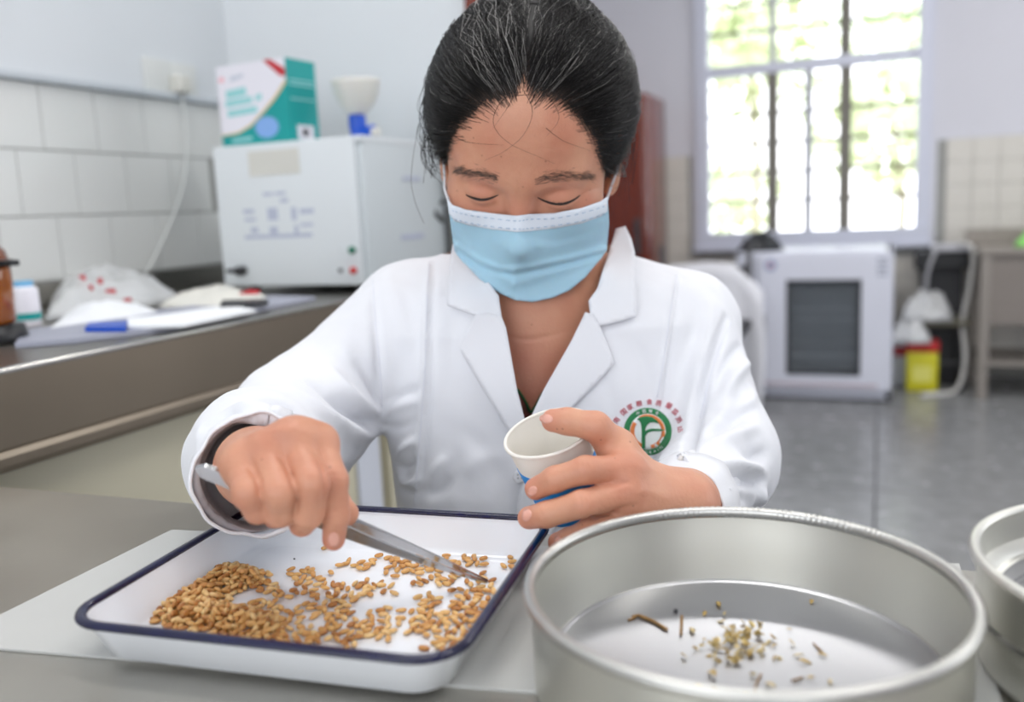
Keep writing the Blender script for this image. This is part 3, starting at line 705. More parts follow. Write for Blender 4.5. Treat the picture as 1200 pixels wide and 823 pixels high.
def loft(sections, name, mat, parent, cap_first=False, cap_last=False):
    V = []; Fc = []; n = None
    for hx, hy, r, z in sections:
        L = rrect(hx, hy, r); n = len(L); V += [(*tw(x, y), z) for x, y in L]
    for i in range(len(sections) - 1):
        for j in range(n): k = (j + 1) % n; Fc.append((i * n + j, i * n + k, (i + 1) * n + k, (i + 1) * n + j))
    if cap_first: Fc.append(tuple(range(n))[::-1])
    if cap_last: Fc.append(tuple((len(sections) - 1) * n + j for j in range(n)))
    return mk(name, V, Fc, mat, parent)
zb = ZP
def sec(hz, off, r): return (HX + off, HY + off, r, zb + hz)
tr_o = loft([sec(.0005, -.021, .014), sec(.0008, -.0145, .018), sec(.003, -.0115, .020), sec(.022, -.004, .023), sec(.0255, -.0015, .024), sec(.0262, -.001, .024),
             sec(.0262, -.004, .023), sec(.0225, -.0055, .022), sec(.006, -.0125, .0195), sec(.0028, -.0155, .017), sec(.0022, -.021, .013)], 'basin', M_enam, tray, True, True)
auto_smooth(tr_o, 1.0)
rl = []
for k in range(11):
    a = 2 * math.pi * k / 10
    rl.append((HX - .0015 + .0032 * math.cos(a), HY - .0015 + .0032 * math.cos(a), .0245 + .0032 * math.cos(a), zb + .0262 + .0024 * math.sin(a)))
loft(rl, 'rim', M_rim, tray)
ZF = zb + .0023

# ================================================================ wheat grain
M_wheat = material('wheat', lin((226, 180, 112)), .42, noise=.35, nscale=160, dark=lin((190, 130, 66)), sss=.1, bump=.2, bscale=500)
M_wheat2 = material('wheat_pale', lin((238, 204, 146)), .42, noise=.3, nscale=160, dark=lin((212, 160, 92)), sss=.1, bump=.2, bscale=500)
M_wheat3 = material('wheat_dark', lin((204, 146, 78)), .42, noise=.35, nscale=160, dark=lin((150, 92, 42)), sss=.1, bump=.2, bscale=500)
def grain_geo(L_, W_, H_, nu=10, nv=7):
    V = []; Fc = []
    for i in range(1, nv):
        t_ = math.pi * i / nv; x = -math.cos(t_); rr = math.sin(t_) ** .75 * (1 - .10 * x)
        for j in range(nu):
            a = 2 * math.pi * j / nu; cr_ = 1 - .22 * max(0, math.cos(a - math.pi / 2)) ** 6
            V.append((x * L_ / 2, math.cos(a) * rr * W_ / 2, math.sin(a) * rr * H_ / 2 * cr_))
    n = len(V); V += [(-L_ / 2, 0, 0), (L_ / 2, 0, 0)]
    for i in range(nv - 2):
        for j in range(nu): k = (j + 1) % nu; Fc.append((i * nu + j, i * nu + k, (i + 1) * nu + k, (i + 1) * nu + j))
    for j in range(nu): k = (j + 1) % nu; Fc.append((n, k, j)); Fc.append((n + 1, (nv - 2) * nu + j, (nv - 2) * nu + k))
    return np.array(V), Fc
variants = []
for i in range(9):
    G, GF = grain_geo(.0060 + .0009 * rng.random(), .0033 + .0004 * rng.random(), .0028)
    o = mk('wheat_grain', G, GF, (M_wheat, M_wheat2, M_wheat3, M_wheat, M_wheat2, M_wheat)[i % 6]); variants.append((o.data, G, GF)); bpy.data.objects.remove(o)
def rotm(a, b_, c_):
    return np.array(Matrix.Rotation(a, 3, 'Z') @ Matrix.Rotation(b_, 3, 'Y') @ Matrix.Rotation(c_, 3, 'X'))
# clusters as seen: centre x, y, half sizes, number
CL = [(424, 662, 17, 10, 16), (494, 668, 40, 15, 74), (470, 660, 12, 8, 8), (550, 657, 26, 9, 20), (560, 693, 28, 15, 44), (522, 681, 14, 5, 8), (436, 690, 25, 11, 30), (386, 706, 26, 22, 74), (504, 703, 13, 9, 14), (448, 731, 25, 17, 38),
      (500, 729, 22, 18, 46), (545, 728, 27, 22, 62), (520, 755, 14, 7, 16), (402, 738, 22, 18, 36), (365, 745, 20, 10, 16), (340, 728, 30, 16, 40), (308, 688, 20, 6, 20), (358, 682, 22, 14, 36), (330, 748, 30, 8, 18), (276, 672, 9, 8, 9), (262, 668, 7, 6, 6), (330, 700, 10, 6, 8), (600, 662, 5, 8, 5), (596, 690, 4, 10, 5), (312, 714, 20, 10, 26)]
single = [(381, 642), (523, 652), (553, 720), (538, 700), (405, 760), (497, 760), (432, 745), (452, 742), (341, 668), (388, 672), (573, 650), (590, 664), (470, 716), (416, 700), (556, 706), (398, 663), (566, 672), (444, 652), (455, 654), (360, 762), (478, 741)]
pos = []; 
def ok_far(q, dmin):
    if not pos: return True
    A_ = np.array([p[:2] for p in pos]); return np.min(np.hypot(*(A_ - q).T)) > dmin
def inside(q, m=.0155):
    d_ = np.array(q) - tc_; x = d_[0] * math.cos(TAa) + d_[1] * math.sin(TAa); y = -d_[0] * math.sin(TAa) + d_[1] * math.cos(TAa)
    return abs(x) < HX - m and abs(y) < HY - m
for (a, b_) in single:
    q = ONZ(a, b_, ZF + .0013)[:2]
    if inside(q): pos.append((q[0], q[1], 0))
for (cx, cy, rx, ry, n_) in CL:
    got = 0; tries = 0
    while got < n_ * .52 and tries < n_ * 30:
        tries += 1
        u = rng.normal(size=2) * .62
        if np.hypot(*u) > 1.15: continue
        q = ONZ(cx + u[0] * rx, cy + u[1] * ry, ZF + .0013)[:2]
        if inside(q) and ok_far(q, .0040): pos.append((q[0], q[1], 0)); got += 1
scat = list(pos)
# heap outline (picture coordinates of its foot on the tray floor)
HP = [(168, 728), (190, 706), (222, 688), (250, 668), (268, 662), (300, 668), (322, 676), (300, 690), (276, 698), (268, 708), (300, 716), (330, 730), (340, 748), (300, 752), (240, 746), (190, 738)]
HPw = np.array([ONZ(a, b_, ZF)[:2] for a, b_ in HP])
def inpoly(q, P_):
    c = False; n = len(P_); j = n - 1
    for i in range(n):
        if (P_[i][1] > q[1]) != (P_[j][1] > q[1]) and q[0] < (P_[j][0] - P_[i][0]) * (q[1] - P_[i][1]) / (P_[j][1] - P_[i][1]) + P_[i][0]: c = not c
        j = i
    return c
def polydist(q, P_):
    d = 9
    for i in range(len(P_)):
        a = P_[i]; e = P_[(i + 1) % len(P_)] - a; t_ = np.clip(((q - a) @ e) / (e @ e), 0, 1); d = min(d, np.linalg.norm(q - a - t_ * e))
    return d
heap = []
lo, hi = HPw.min(0), HPw.max(0)
for layer in range(4):
    pts_l = []
    for _ in range(2600):
        q = lo + (hi - lo) * rng.random(2)
        if not inpoly(q, HPw): continue
        if not inside(q, .0135): continue
        dd = polydist(q, HPw)
        if dd < layer * .0045: continue
        if pts_l and np.min(np.hypot(*(np.array(pts_l) - q).T)) < .0037: continue
        pts_l.append(q)
    heap += [(q[0], q[1], layer) for q in pts_l]
def place(q, lay):
    z = ZF + .00135 + lay * .0019 + (rng.random() * .0006 if lay == 0 else rng.random() * .001)
    return np.array([q[0], q[1], z]), rng.uniform(0, 6.28), (rng.normal() * (.08 if lay == 0 else .28)), rng.uniform(0, 6.28) if lay else rng.choice([0, 3.14]) + rng.normal() * .4
# individual grains: the 300 nearest scattered ones; the rest of the scatter joined
# local pile-up of the dense scatter: grains closer than 4.6 mm to three others ride up
sc = np.array([[p[0], p[1]] for p in scat])
order = np.argsort([(np.array([x, y, ZF]) - CO) @ CF for x, y in sc])
GG = 'wheat grains scattered over the tray floor'
mbg = MB()
for rank, i in enumerate(order):
    q = sc[i]; dn = np.hypot(*(sc - q).T); near_ = (dn < .0046).sum()
    lay = 0 if near_ <= 3 else (i % 2) * .8
    p_, a, b_, c_ = place(q, lay)
    me, G, GF = variants[int(rng.integers(len(variants)))]
    if rank < 300:
        o = bpy.data.objects.new('wheat_grain', me); COL.objects.link(o); o.location = p_; o.rotation_euler = (c_, b_, a)
        tag(o, 'single golden brown wheat grain among those scattered over the tray floor', 'grain', GG)
    else: mbg.add(G @ rotm(a, b_, c_).T + p_, GF)
if mbg.V: tag(mbg.build('scattered_wheat_grains', M_wheat, smooth=True), 'farther wheat grains scattered over the back of the enamel tray', 'grain', kind='stuff')
hb = [MB(), MB(), MB()]
for (x, y, lay) in heap:
    p_, a, b_, c_ = place((x, y), lay); me, G, GF = variants[int(rng.integers(len(variants)))]
    hb[int(rng.choice([0, 0, 1, 1, 2]))].add(G @ rotm(a, b_, c_).T + p_, GF)
V = []; Fc = []; mi = []
for k_, h_ in enumerate(hb):
    b0 = len(V); V += h_.V; Fc += [tuple(i + b0 for i in f) for f in h_.F]; mi += [k_] * len(h_.F)
hp = mk('wheat_heap', V, Fc, [M_wheat, M_wheat2, M_wheat3]); hp.data.polygons.foreach_set('material_index', mi)
tag(hp, 'heap of golden wheat grain in the left corner of the enamel tray', 'grain', kind='stuff')
# dark specks on the tray
for (a, b_) in ((423, 639), (345, 655)):
    q = ONZ(a, b_, ZF + .0005); G, GF = grain_geo(.0016, .0012, .001)
    tag(mk('seed_speck', G + q, GF, M_dgrey), 'tiny dark seed speck on the tray floor, %s' % ('right of the index finger' if a > 400 else 'left of the grain scatter'), 'seed')

# ================================================================ tweezers
M_tw = material('polished_steel', lin((196, 196, 198)), .16, metal=1.0)
M_tws = material('serrated_steel', lin((150, 148, 145)), .42, metal=1.0)
T0 = AT(229, 548, .500); T1 = ONZ(571, 682, ZF + .0042)
tz_ = thing('tweezers', T0, 'long steel tweezers held over the tray, tip among the grains', 'tweezers')
ax = T1 - T0; LT = np.linalg.norm(ax); ax /= LT
# opening direction: mostly vertical in the picture, leaning away
mid = (T0 + T1) / 2; vd = (mid - CO); vd /= np.linalg.norm(vd)
sp_ = np.cross(ax, vd); sp_ /= np.linalg.norm(sp_)
if sp_[2] < 0: sp_ = -sp_
op = sp_ * .80 + vd * .60; op -= ax * (op @ ax); op /= np.linalg.norm(op)       # gap direction (far arm is up and away)
wd = np.cross(ax, op); wd /= np.linalg.norm(wd)
def arm(sgn, name):
    V = []; Fc = []; n = 44
    for i in range(n + 1):
        s_ = i / n; gap = .0092 * math.sin(math.pi * min(1, s_ / .9) ** .75) ** .9 if s_ < .9 else .0
        gap = .0030 * math.sin(math.pi * max(0, (s_ - .10) / .9))
        wid = .0058 * (min(1, (s_ / .03)) ** .5) if s_ < .03 else (.0058 if s_ < .5 else .0058 - (.0058 - .0008) * ((s_ - .5) / .5) ** .9)
        wid = max(wid, .0005); th = .0009 if s_ > .05 else .0009
        c_ = T0 + ax * LT * s_ + op * sgn * (gap + .0007)
        for (a, b_) in ((-1, -1), (1, -1), (1, 1), (-1, 1)): V.append(c_ + wd * a * wid + op * b_ * th * .6)
    for i in range(n):
        for j in range(4): k = (j + 1) % 4; Fc.append((i * 4 + j, i * 4 + k, (i + 1) * 4 + k, (i + 1) * 4 + j))
    Fc += [(3, 2, 1, 0), (n * 4, n * 4 + 1, n * 4 + 2, n * 4 + 3)]
    return auto_smooth(mk(name, V, Fc, M_tw, tz_), .5)
a1 = arm(-1, 'arm'); a2 = arm(1, 'arm')
# serration ribs on the near arm's grip
rb = MB()
for i in range(64):
    s_ = .40 + i * .0058
    if s_ > .80: break
    gap = .0030 * math.sin(math.pi * max(0, (s_ - .10) / .9)); wid = (.0058 if s_ < .5 else .0058 - .005 * ((s_ - .5) / .5) ** .9) * .8
    c_ = T0 + ax * LT * s_ - op * (gap + .0007 + .0007)
    rb.add([c_ + wd * a * wid + ax * b_ * .00028 - op * e * .00022 for e in (0, 1) for (a, b_) in ((-1, -1), (1, -1), (1, 1), (-1, 1))], [(0, 3, 2, 1), (4, 5, 6, 7), (0, 1, 5, 4), (1, 2, 6, 5), (2, 3, 7, 6), (3, 0, 4, 7)])
rb.build('grip_ribs', M_tws, a1)

# ================================================================ metal pans (sieve nest)
M_alu = material('spun_aluminium', lin((224, 223, 216)), .40, metal=1.0, noise=.08, nscale=5, rnoise=.12)
M_alu_r = material('knurled_rim', lin((200, 199, 195)), .34, metal=1.0)
M_alu_f = material('pan_floor', lin((172, 172, 175)), .36, metal=1.0, noise=.05, nscale=10, rnoise=.1)
def pan(cx, cy, z0, zr, R, parent, knurl=True, floor_z=None):
    zi = floor_z
    wall = MB().lathe([(R - .004, z0), (R - .004, zr - .003), (R - .0052, zr - .003), (R - .0060, zr - .012), (R - .0112, zi + .0016), (R - .012, zi + .0008), (R - .012, z0 + .0004), (R - .006, z0)], 128, (cx, cy, 0), close=True)
    auto_smooth(wall.build('wall', M_alu, parent), .5)
    flr = MB().lathe([(R - .0115, zi + .0016), (R - .0125, zi + .0019), (R - .0135, zi + .0008), (R - .015, zi + .0003), (0, zi)], 96, (cx, cy, 0))
    f_ = flr.build('floor_disc', M_alu_f, parent, smooth=True)
    seg = 600 if knurl else 160; V = []; Fc = []; m = 10
    for j in range(seg):
        a = 2 * math.pi * j / seg
        am = ((.00022 if j % 3 else -.00022) * (.25 + .75 * max(0, math.sin(a + .4))) * (1 + .5 * math.sin(j * .37)) if knurl else 0)
        for k in range(m):
            b_ = 2 * math.pi * k / m; rr = R - .003 + (.003 + am) * math.cos(b_); V.append((cx + rr * math.cos(a), cy + rr * math.sin(a), zr + (.003 + am) * math.sin(b_)))
    for j in range(seg):
        for k in range(m): j2 = (j + 1) % seg; k2 = (k + 1) % m; Fc.append((j * m + k, j2 * m + k, j2 * m + k2, j * m + k2))
    mk('rolled_rim', V, Fc, M_alu_r if knurl else M_alu, parent)
PC = (-.0600, .4205)
pan1 = thing('metal_pan', (*PC, ZP), 'large round aluminium pan with knurled rim and husks on its floor, in the foreground', 'pan')
pan(PC[0], PC[1], ZP, .8095, .107, pan1, True, .7685)
P2c = (.1435, .478)
pan2 = thing('bottom_pan', (*P2c, .760), 'plain aluminium pan under the perforated sieve at the right edge', 'pan')
b = MB().lathe([(.088, .7603), (.0925, .7606), (.0945, .764), (.0945, .781), (.0975, .784), (.0975, .7875), (.0963, .7875), (.0930, .782), (.0930, .766), (.088, .7625), (0, .7625), (0, .7603)], 96, (*P2c, 0)); auto_smooth(b.build('pan_body', M_alu, pan2), .5)
sv = thing('perforated_sieve', (*P2c, .788), 'round aluminium sieve with a perforated floor, cut off by the right picture edge', 'sieve')
b = MB().lathe([(.0935, .7885), (.0955, .7895), (.0955, .8155), (.0943, .8155), (.0943, .801), (.0900, .7985), (.0880, .796), (.0850, .795), (.0848, .794), (.0885, .7935), (.0925, .790)], 128, (*P2c, 0), close=True); auto_smooth(b.build('wall', M_alu, sv), .5)
seg = 160; V = []; Fc = []; m = 10
for j in range(seg):
    a = 2 * math.pi * j / seg
    for k in range(m):
        b_ = 2 * math.pi * k / m; rr = .0965 + .0028 * math.cos(b_); V.append((P2c[0] + rr * math.cos(a), P2c[1] + rr * math.sin(a), .8165 + .0028 * math.sin(b_)))
for j in range(seg):
    for k in range(m): j2 = (j + 1) % seg; k2 = (k + 1) % m; Fc.append((j * m + k, j2 * m + k, j2 * m + k2, j * m + k2))
mk('rolled_rim', V, Fc, M_alu, sv)
MB().lathe([(.0852, .7946), (.0, .7946)], 96, (*P2c, 0)).build('sieve_floor', M_alu_f, sv)
hl = MB()
st_ = .0036
for i in range(-24, 25):
    for j in range(-24, 25):
        x = (i + .5 * (j % 2)) * st_; y = j * st_ * .87
        if math.hypot(x, y) > .078: continue
        hl.add([(P2c[0] + x + .00085 * math.cos(a), P2c[1] + y + .0011 * math.sin(a), .79475) for a in np.linspace(0, 2 * math.pi, 8, endpoint=False)], [tuple(range(8))])
tag(hl.build('perforations', M_dgrey, sv), kind='stuff')

# husks and chaff in the pan
M_husk = material('husk_straw', lin((200, 168, 96)), .6, noise=.3, nscale=300)
M_husk2 = material('husk_pale', lin((214, 190, 128)), .6, noise=.2, nscale=300)
M_twig = material('straw_brown', lin((156, 118, 66)), .6, noise=.3, nscale=200)
ZC = .7686
def husk_geo(L_, W_):
    V = []; Fc = []; n = 7
    for i in range(n):
        s_ = i / (n - 1); w_ = W_ * math.sin(math.pi * (s_ * .92 + .04)) ** .8
        for k, (a, h_) in enumerate(((-1, .35), (0, 0), (1, .35), (0, .12))): V.append((L_ * (s_ - .5), a * w_ / 2, W_ * (h_ + .25 * math.sin(math.pi * s_)) * .8))
    for i in range(n - 1):
        for k in range(4): k2 = (k + 1) % 4; Fc.append((i * 4 + k, i * 4 + k2, (i + 1) * 4 + k2, (i + 1) * 4 + k))
    Fc += [(3, 2, 1, 0), ((n - 1) * 4, (n - 1) * 4 + 1, (n - 1) * 4 + 2, (n - 1) * 4 + 3)]
    return np.array(V), Fc
hm = []
for k in range(5):
    G, GF = husk_geo(.0052 + .002 * rng.random(), .0020 + .0010 * rng.random()); o = mk('wheat_husk', G, GF, (M_husk, M_husk2)[k % 2]); hm.append(o.data); bpy.data.objects.remove(o)
loose = [(842, 709, 1.3), (826, 720, .9), (811, 740, 1), (951, 706, .9), (982, 693, 1.5), (991, 688, .7), (846, 762, 1), (880, 768, .9), (866, 765, .8), (834, 791, 1.1), (903, 804, 1.2), (891, 764, .8), (860, 778, .6), (908, 772, .7), (936, 769, .9), (943, 776, 1), (964, 768, .8), (950, 795, .7), (876, 812, .7), (820, 806, 1.1), (925, 738, .5), (907, 757, .7), (973, 800, .8)]
for (a, b_, s_) in loose:
    q = ONZ(a, b_, ZC + .0006); o = bpy.data.objects.new('wheat_husk', hm[int(rng.integers(5))]); COL.objects.link(o); o.location = q; o.rotation_euler = (rng.normal() * .2, rng.normal() * .1, rng.uniform(0, 6.28)); o.scale = (s_,) * 3
    tag(o, 'loose pale wheat husk lying singly on the pan floor', 'husk', 'single husks on the pan floor')
for i, (pl, r_, lab) in enumerate((([(750, 722), (765, 728), (782, 738)], .0009, 'longest brown straw piece, left on the pan floor'), ([(736, 727), (744, 724)], .0006, 'very short straw bit left of the longest straw piece'), ([(799, 722), (798, 744)], .0008, 'upright-looking brown straw piece right of the longest one'), ([(741, 723), (749, 721)], .0008, 'pale straw tip touching the longest straw piece'),
                   ([(835, 803), (852, 812)], .0005, 'thin straw near the lower edge of the husks'), ([(892, 790), (887, 800), (884, 812)], .0005, 'thin bent straw below the husk pile'), ([(928, 798), (941, 794)], .0005, 'thin pale straw right of the husk pile'), ([(953, 754), (965, 766)], .0005, 'thin straw at the right of the pan floor'))):
    P_ = [ONZ(a, b_, ZC + r_ + .0003) for a, b_ in pl]; tag(MB().tube(smoothpoly(P_, 4), r_, 6).build('straw_piece', M_twig, smooth=True), lab, 'straw')
tag(MB().box(-.0011, .0011, -.0011, .0011, 0, .0018, bev=.0003).build('dark_chip', M_dgrey), 'small dark square chip near the middle of the pan floor', 'chip').location = ONZ(792, 718, ZC)
hb = [MB(), MB()]
for _ in range(95):
    u = rng.normal(size=2) * np.array([17, 11]); c_ = (866, 745) if rng.random() < .7 else (855, 765)
    if rng.random() < .15: u *= 1.8
    q = ONZ(c_[0] + u[0], c_[1] + u[1] * (.8 if c_[1] > 750 else 1), ZC + .0008 + abs(rng.normal()) * .0012)
    G, GF = husk_geo(.003 + .003 * rng.random(), .0014 + .0012 * rng.random()); R_ = rotm(rng.uniform(0, 6.28), rng.normal() * .35, rng.uniform(0, 6.28))
    hb[int(rng.random() < .6)].add(G @ R_.T + q, GF)
V = []; Fc = []; mi = []
for k_, h_ in enumerate(hb):
    b0 = len(V); V += h_.V; Fc += [tuple(i + b0 for i in f) for f in h_.F]; mi += [k_] * len(h_.F)
hp = mk('husk_pile', V, Fc, [M_husk, M_husk2], smooth=False); hp.data.polygons.foreach_set('material_index', mi)
tag(hp, 'small pile of straw coloured husks and chaff on the pan floor', 'husk', kind='stuff')

# ================================================================ implicit surfaces for the person
def smin(a, b, k):
    h = np.maximum(k - np.abs(a - b), 0) / k
    return np.minimum(a, b) - h * h * k * .25
def smax(a, b, k): return -smin(-a, -b, k)
def cone(P, a, b, ra, rb, flat=None):
    a = np.asarray(a, float); b = np.asarray(b, float); ba = b - a
    t = np.clip(((P - a) @ ba) / (ba @ ba), 0, 1)
    q = P - a - t[:, None] * ba
    if flat is not None:                      # flat = (axis, factor): squeeze along a world axis
        n, f = flat; q = q + np.outer((q @ n) * (f - 1), n)
    return np.sqrt((q * q).sum(1)) - (ra + (rb - ra) * t)
def ellip(P, c, r, M=None):
    q = P - np.asarray(c, float)
    if M is not None: q = q @ M
    r = np.asarray(r, float)
    k0 = np.sqrt(((q / r) ** 2).sum(1)); k1 = np.sqrt(((q / (r * r)) ** 2).sum(1)) + 1e-9
    return k0 * (k0 - 1) / k1
def nets(f, lo, hi, h, coarse=4):
    lo = np.array(lo, float); hi = np.array(hi, float)
    n = (np.ceil((hi - lo) / (h * coarse)).astype(int) + 1)
    H = h * coarse
    g = np.stack(np.meshgrid(*[lo[i] + H * (np.arange(n[i]) + .5) for i in range(3)], indexing='ij'), -1).reshape(-1, 3)
    cv = f(g).reshape(n)
    near_ = np.abs(cv) < H * 1.5
    N = n * coarse
    vals = np.repeat(np.repeat(np.repeat(cv, coarse, 0), coarse, 1), coarse, 2).astype(np.float32)
    m = np.repeat(np.repeat(np.repeat(near_, coarse, 0), coarse, 1), coarse, 2)
    idx = np.argwhere(m)
    for s_ in range(0, len(idx), 400000):
        ii = idx[s_:s_ + 400000]
        vals[ii[:, 0], ii[:, 1], ii[:, 2]] = f(lo + h * (ii + .5))
    sg = vals < 0
    c8 = [sg[i:N[0] - 1 + i, j:N[1] - 1 + j, k:N[2] - 1 + k] for i in (0, 1) for j in (0, 1) for k in (0, 1)]
    al = np.logical_and.reduce(c8); an = np.logical_or.reduce(c8)
    mixed = an & ~al
    cid = np.argwhere(mixed); idm = -np.ones(mixed.shape, int); idm[mixed] = np.arange(len(cid))
    pos = np.zeros((len(cid), 3)); cnt = np.zeros(len(cid))
    off = np.array([(i, j, k) for i in (0, 1) for j in (0, 1) for k in (0, 1)])
    cvs = {tuple(o): vals[cid[:, 0] + o[0], cid[:, 1] + o[1], cid[:, 2] + o[2]].astype(float) for o in off}
    for o in off:
        for ax_ in range(3):
            if o[ax_]: continue
            o2 = o.copy(); o2[ax_] = 1
            a = cvs[tuple(o)]; b = cvs[tuple(o2)]; x = (a < 0) != (b < 0)
            t = np.where(x, a / np.where(np.abs(a - b) < 1e-12, 1, a - b), 0)
            p = np.repeat(o[None].astype(float), len(cid), 0); p[:, ax_] += t
            pos += p * x[:, None]; cnt += x
    V = lo + h * (cid + pos / cnt[:, None] + .5)
    Fs = []
    for ax_ in range(3):
        s0 = [slice(None)] * 3; s1 = [slice(None)] * 3; s0[ax_] = slice(0, -1); s1[ax_] = slice(1, None)
        a = sg[tuple(s0)]; b = sg[tuple(s1)]; E_ = np.argwhere(a != b)
        o1, o2 = [(1, 2), (2, 0), (0, 1)][ax_]
        E_ = E_[(E_[:, o1] > 0) & (E_[:, o2] > 0) & (E_[:, o1] < N[o1] - 1) & (E_[:, o2] < N[o2] - 1)]
        d1 = np.zeros(3, int); d1[o1] = 1; d2 = np.zeros(3, int); d2[o2] = 1
        q = [E_, E_ - d1, E_ - d1 - d2, E_ - d2]
        ids = np.stack([idm[c[:, 0], c[:, 1], c[:, 2]] for c in q], 1)
        flip = a[E_[:, 0], E_[:, 1], E_[:, 2]]
        ids = np.where(flip[:, None], ids, ids[:, ::-1])
        Fs.append(ids[(ids >= 0).all(1)])
    return V, np.concatenate(Fs)
def relax_mesh(V, F4, it=2, lam=.5):
    n = len(V)
    e = np.concatenate([F4[:, [0, 1]], F4[:, [1, 2]], F4[:, [2, 3]], F4[:, [3, 0]]])
    deg = np.bincount(np.r_[e[:, 0], e[:, 1]], minlength=n)[:, None] + 1e-9
    for _ in range(it):
        for l_ in (lam, -lam * 1.03):
            S_ = np.zeros_like(V)
            for k in range(3):
                S_[:, k] = np.bincount(e[:, 0], V[e[:, 1], k], minlength=n) + np.bincount(e[:, 1], V[e[:, 0], k], minlength=n)
            V = V + l_ * (S_ / deg - V)
    return V
def vnormals(V, F4):
    a = V[F4[:, 2]] - V[F4[:, 0]]; b = V[F4[:, 3]] - V[F4[:, 1]]; fn_ = np.cross(a, b)
    N = np.zeros_like(V)
    for k in range(4):
        for c in range(3): N[:, c] += np.bincount(F4[:, k], fn_[:, c], minlength=len(V))
    return N / (np.linalg.norm(N, axis=1, keepdims=True) + 1e-12)
def project(V):
    d = V - CO; z = d @ CF
    return np.stack([600 + FPX * (d @ CR) / z, 411.5 - FPX * (d @ CU) / z], 1), z
def bvh_of(V, F4): return BVHTree.FromPolygons([tuple(v) for v in V], [tuple(int(i) for i in f) for f in F4])
def hit(bv, px, py, mind=0.2):
    r = ray(px, py); L = np.linalg.norm(r); o = CO + r * mind
    h_ = bv.ray_cast(Vector(o), Vector(r / L))
    if h_[0] is None: return None, None
    return np.array(h_[0]), (np.array(h_[0]) - CO) @ CF
def seg_fold(V, N, P, amp, wid):
    # raise (amp>0) or crease (amp<0) the surface along a polyline of points
    P = np.array(P); best = np.full(len(V), 1e9); bb0 = P.min(0) - 4 * wid; bb1 = P.max(0) + 4 * wid
    m = np.where(((V > bb0) & (V < bb1)).all(1))[0]
    if len(m) == 0: return V
    Q = V[m]; best = np.full(len(m), 1e9); tt = np.zeros(len(m)); L = 0; tot = np.linalg.norm(np.diff(P, axis=0), axis=1).sum()
    for i in range(len(P) - 1):
        a = P[i]; e = P[i + 1] - a; l = np.linalg.norm(e)
        t = np.clip(((Q - a) @ e) / (l * l + 1e-12), 0, 1); d = np.linalg.norm(Q - a - t[:, None] * e, axis=1)
        u = d < best; best = np.where(u, d, best); tt = np.where(u, (L + t * l) / tot, tt); L += l
    w = np.exp(-(best / wid) ** 2) * np.sin(np.pi * np.clip(tt * .92 + .04, 0, 1)) ** .6
    V = V.copy(); V[m] += N[m] * (amp * w)[:, None]
    return V
def fold_px(V, N, bv, pts, amp, wid, ends=False):
    P = []
    for q in smoothpoly([(a, b, 0) for a, b in pts], 6):
        h_, d = hit(bv, q[0], q[1])
        if h_ is not None: P.append(h_)
    if len(P) < 2: return V
    return seg_fold(V, N, P, amp, wid)

# ---------------------------------------------------------------- head frame
HC = AT(621, 171, .800)
hp_, ht_, hr_ = math.radians(35), math.radians(6), math.radians(2.5)
Yh = BH * math.cos(hp_) + UP * math.sin(hp_); Zh = UP * math.cos(hp_) - BH * math.sin(hp_); Xh = RH.copy()
def rot(v, ax_, a): return np.array(Matrix.Rotation(a, 3, Vector(ax_)) @ Vector(v))
Xh, Yh = rot(Xh, Zh, -ht_), rot(Yh, Zh, -ht_)
Xh, Zh = rot(Xh, BH, hr_), rot(Zh, BH, hr_); Yh = rot(Yh, BH, hr_)
HM = np.stack([Xh, Yh, Zh], 1)             # local -> world
def toH(P): return (P - HC) @ HM
def fromH(p): return HC + HM @ np.asarray(p, float)
mm = .001
def head_sdf(P):
    p = toH(P) * 1000.0
    q = p.copy(); q[:, 0] = np.abs(q[:, 0])
    d = ellip(p, (0, 14, 36), (75, 94, 82))
    d = smin(d, ellip(p, (0, -34, 30), (64, 55, 62)), 30)
    d = smin(d, ellip(p, (0, -32, -28), (62, 54, 66)), 30)
    d = smin(d, ellip(q, (40, -58, -22), (26, 26, 24)), 18)
    d = smin(d, ellip(p, (0, -52, -78), (40, 38, 34)), 24)
    d = smin(d, ellip(p, (0, -76, -92), (19, 17, 17)), 18)
    d = smin(d, ellip(q, (40, -20, -60), (24, 40, 28)), 20)
    d = smin(d, cone(q, (6, -86, 19), (42, -72, 21), 7, 7), 14)           # brow
    d = smax(d, -ellip(q, (31, -98, 1), (18, 14, 12)), 10)                # sockets
    d = smin(d, ellip(q, (31, -74, 0), (17, 15, 13)), 3)            # closed lids over the eyes
    d = smin(d, cone(p, (0, -84, 10), (0, -104, -30), 5.5, 9), 12)        # nose
    d = smin(d, ellip(p, (0, -104, -34), (11, 11, 9)), 6)
    d = smin(d, ellip(q, (12, -95, -36), (8, 9, 7)), 5)
    d = smin(d, ellip(p, (0, -84, -62), (24, 12, 12)), 10)                # lips area
    e = ellip(q, (78, 6, -12), (7, 17, 31))                                # ears
    e = smax(e, -ellip(q, (87, 2, -8), (7, 10, 19)), 4)
    e = smin(e, ellip(q, (75, -2, -36), (6, 8, 10)), 5)
    d = smin(d, e, 5)
    return d / 1000.0
NB = AT(628, 352, .868); NT = fromH((0, .022, -.045))
CHC = AT(625, 470, .875)
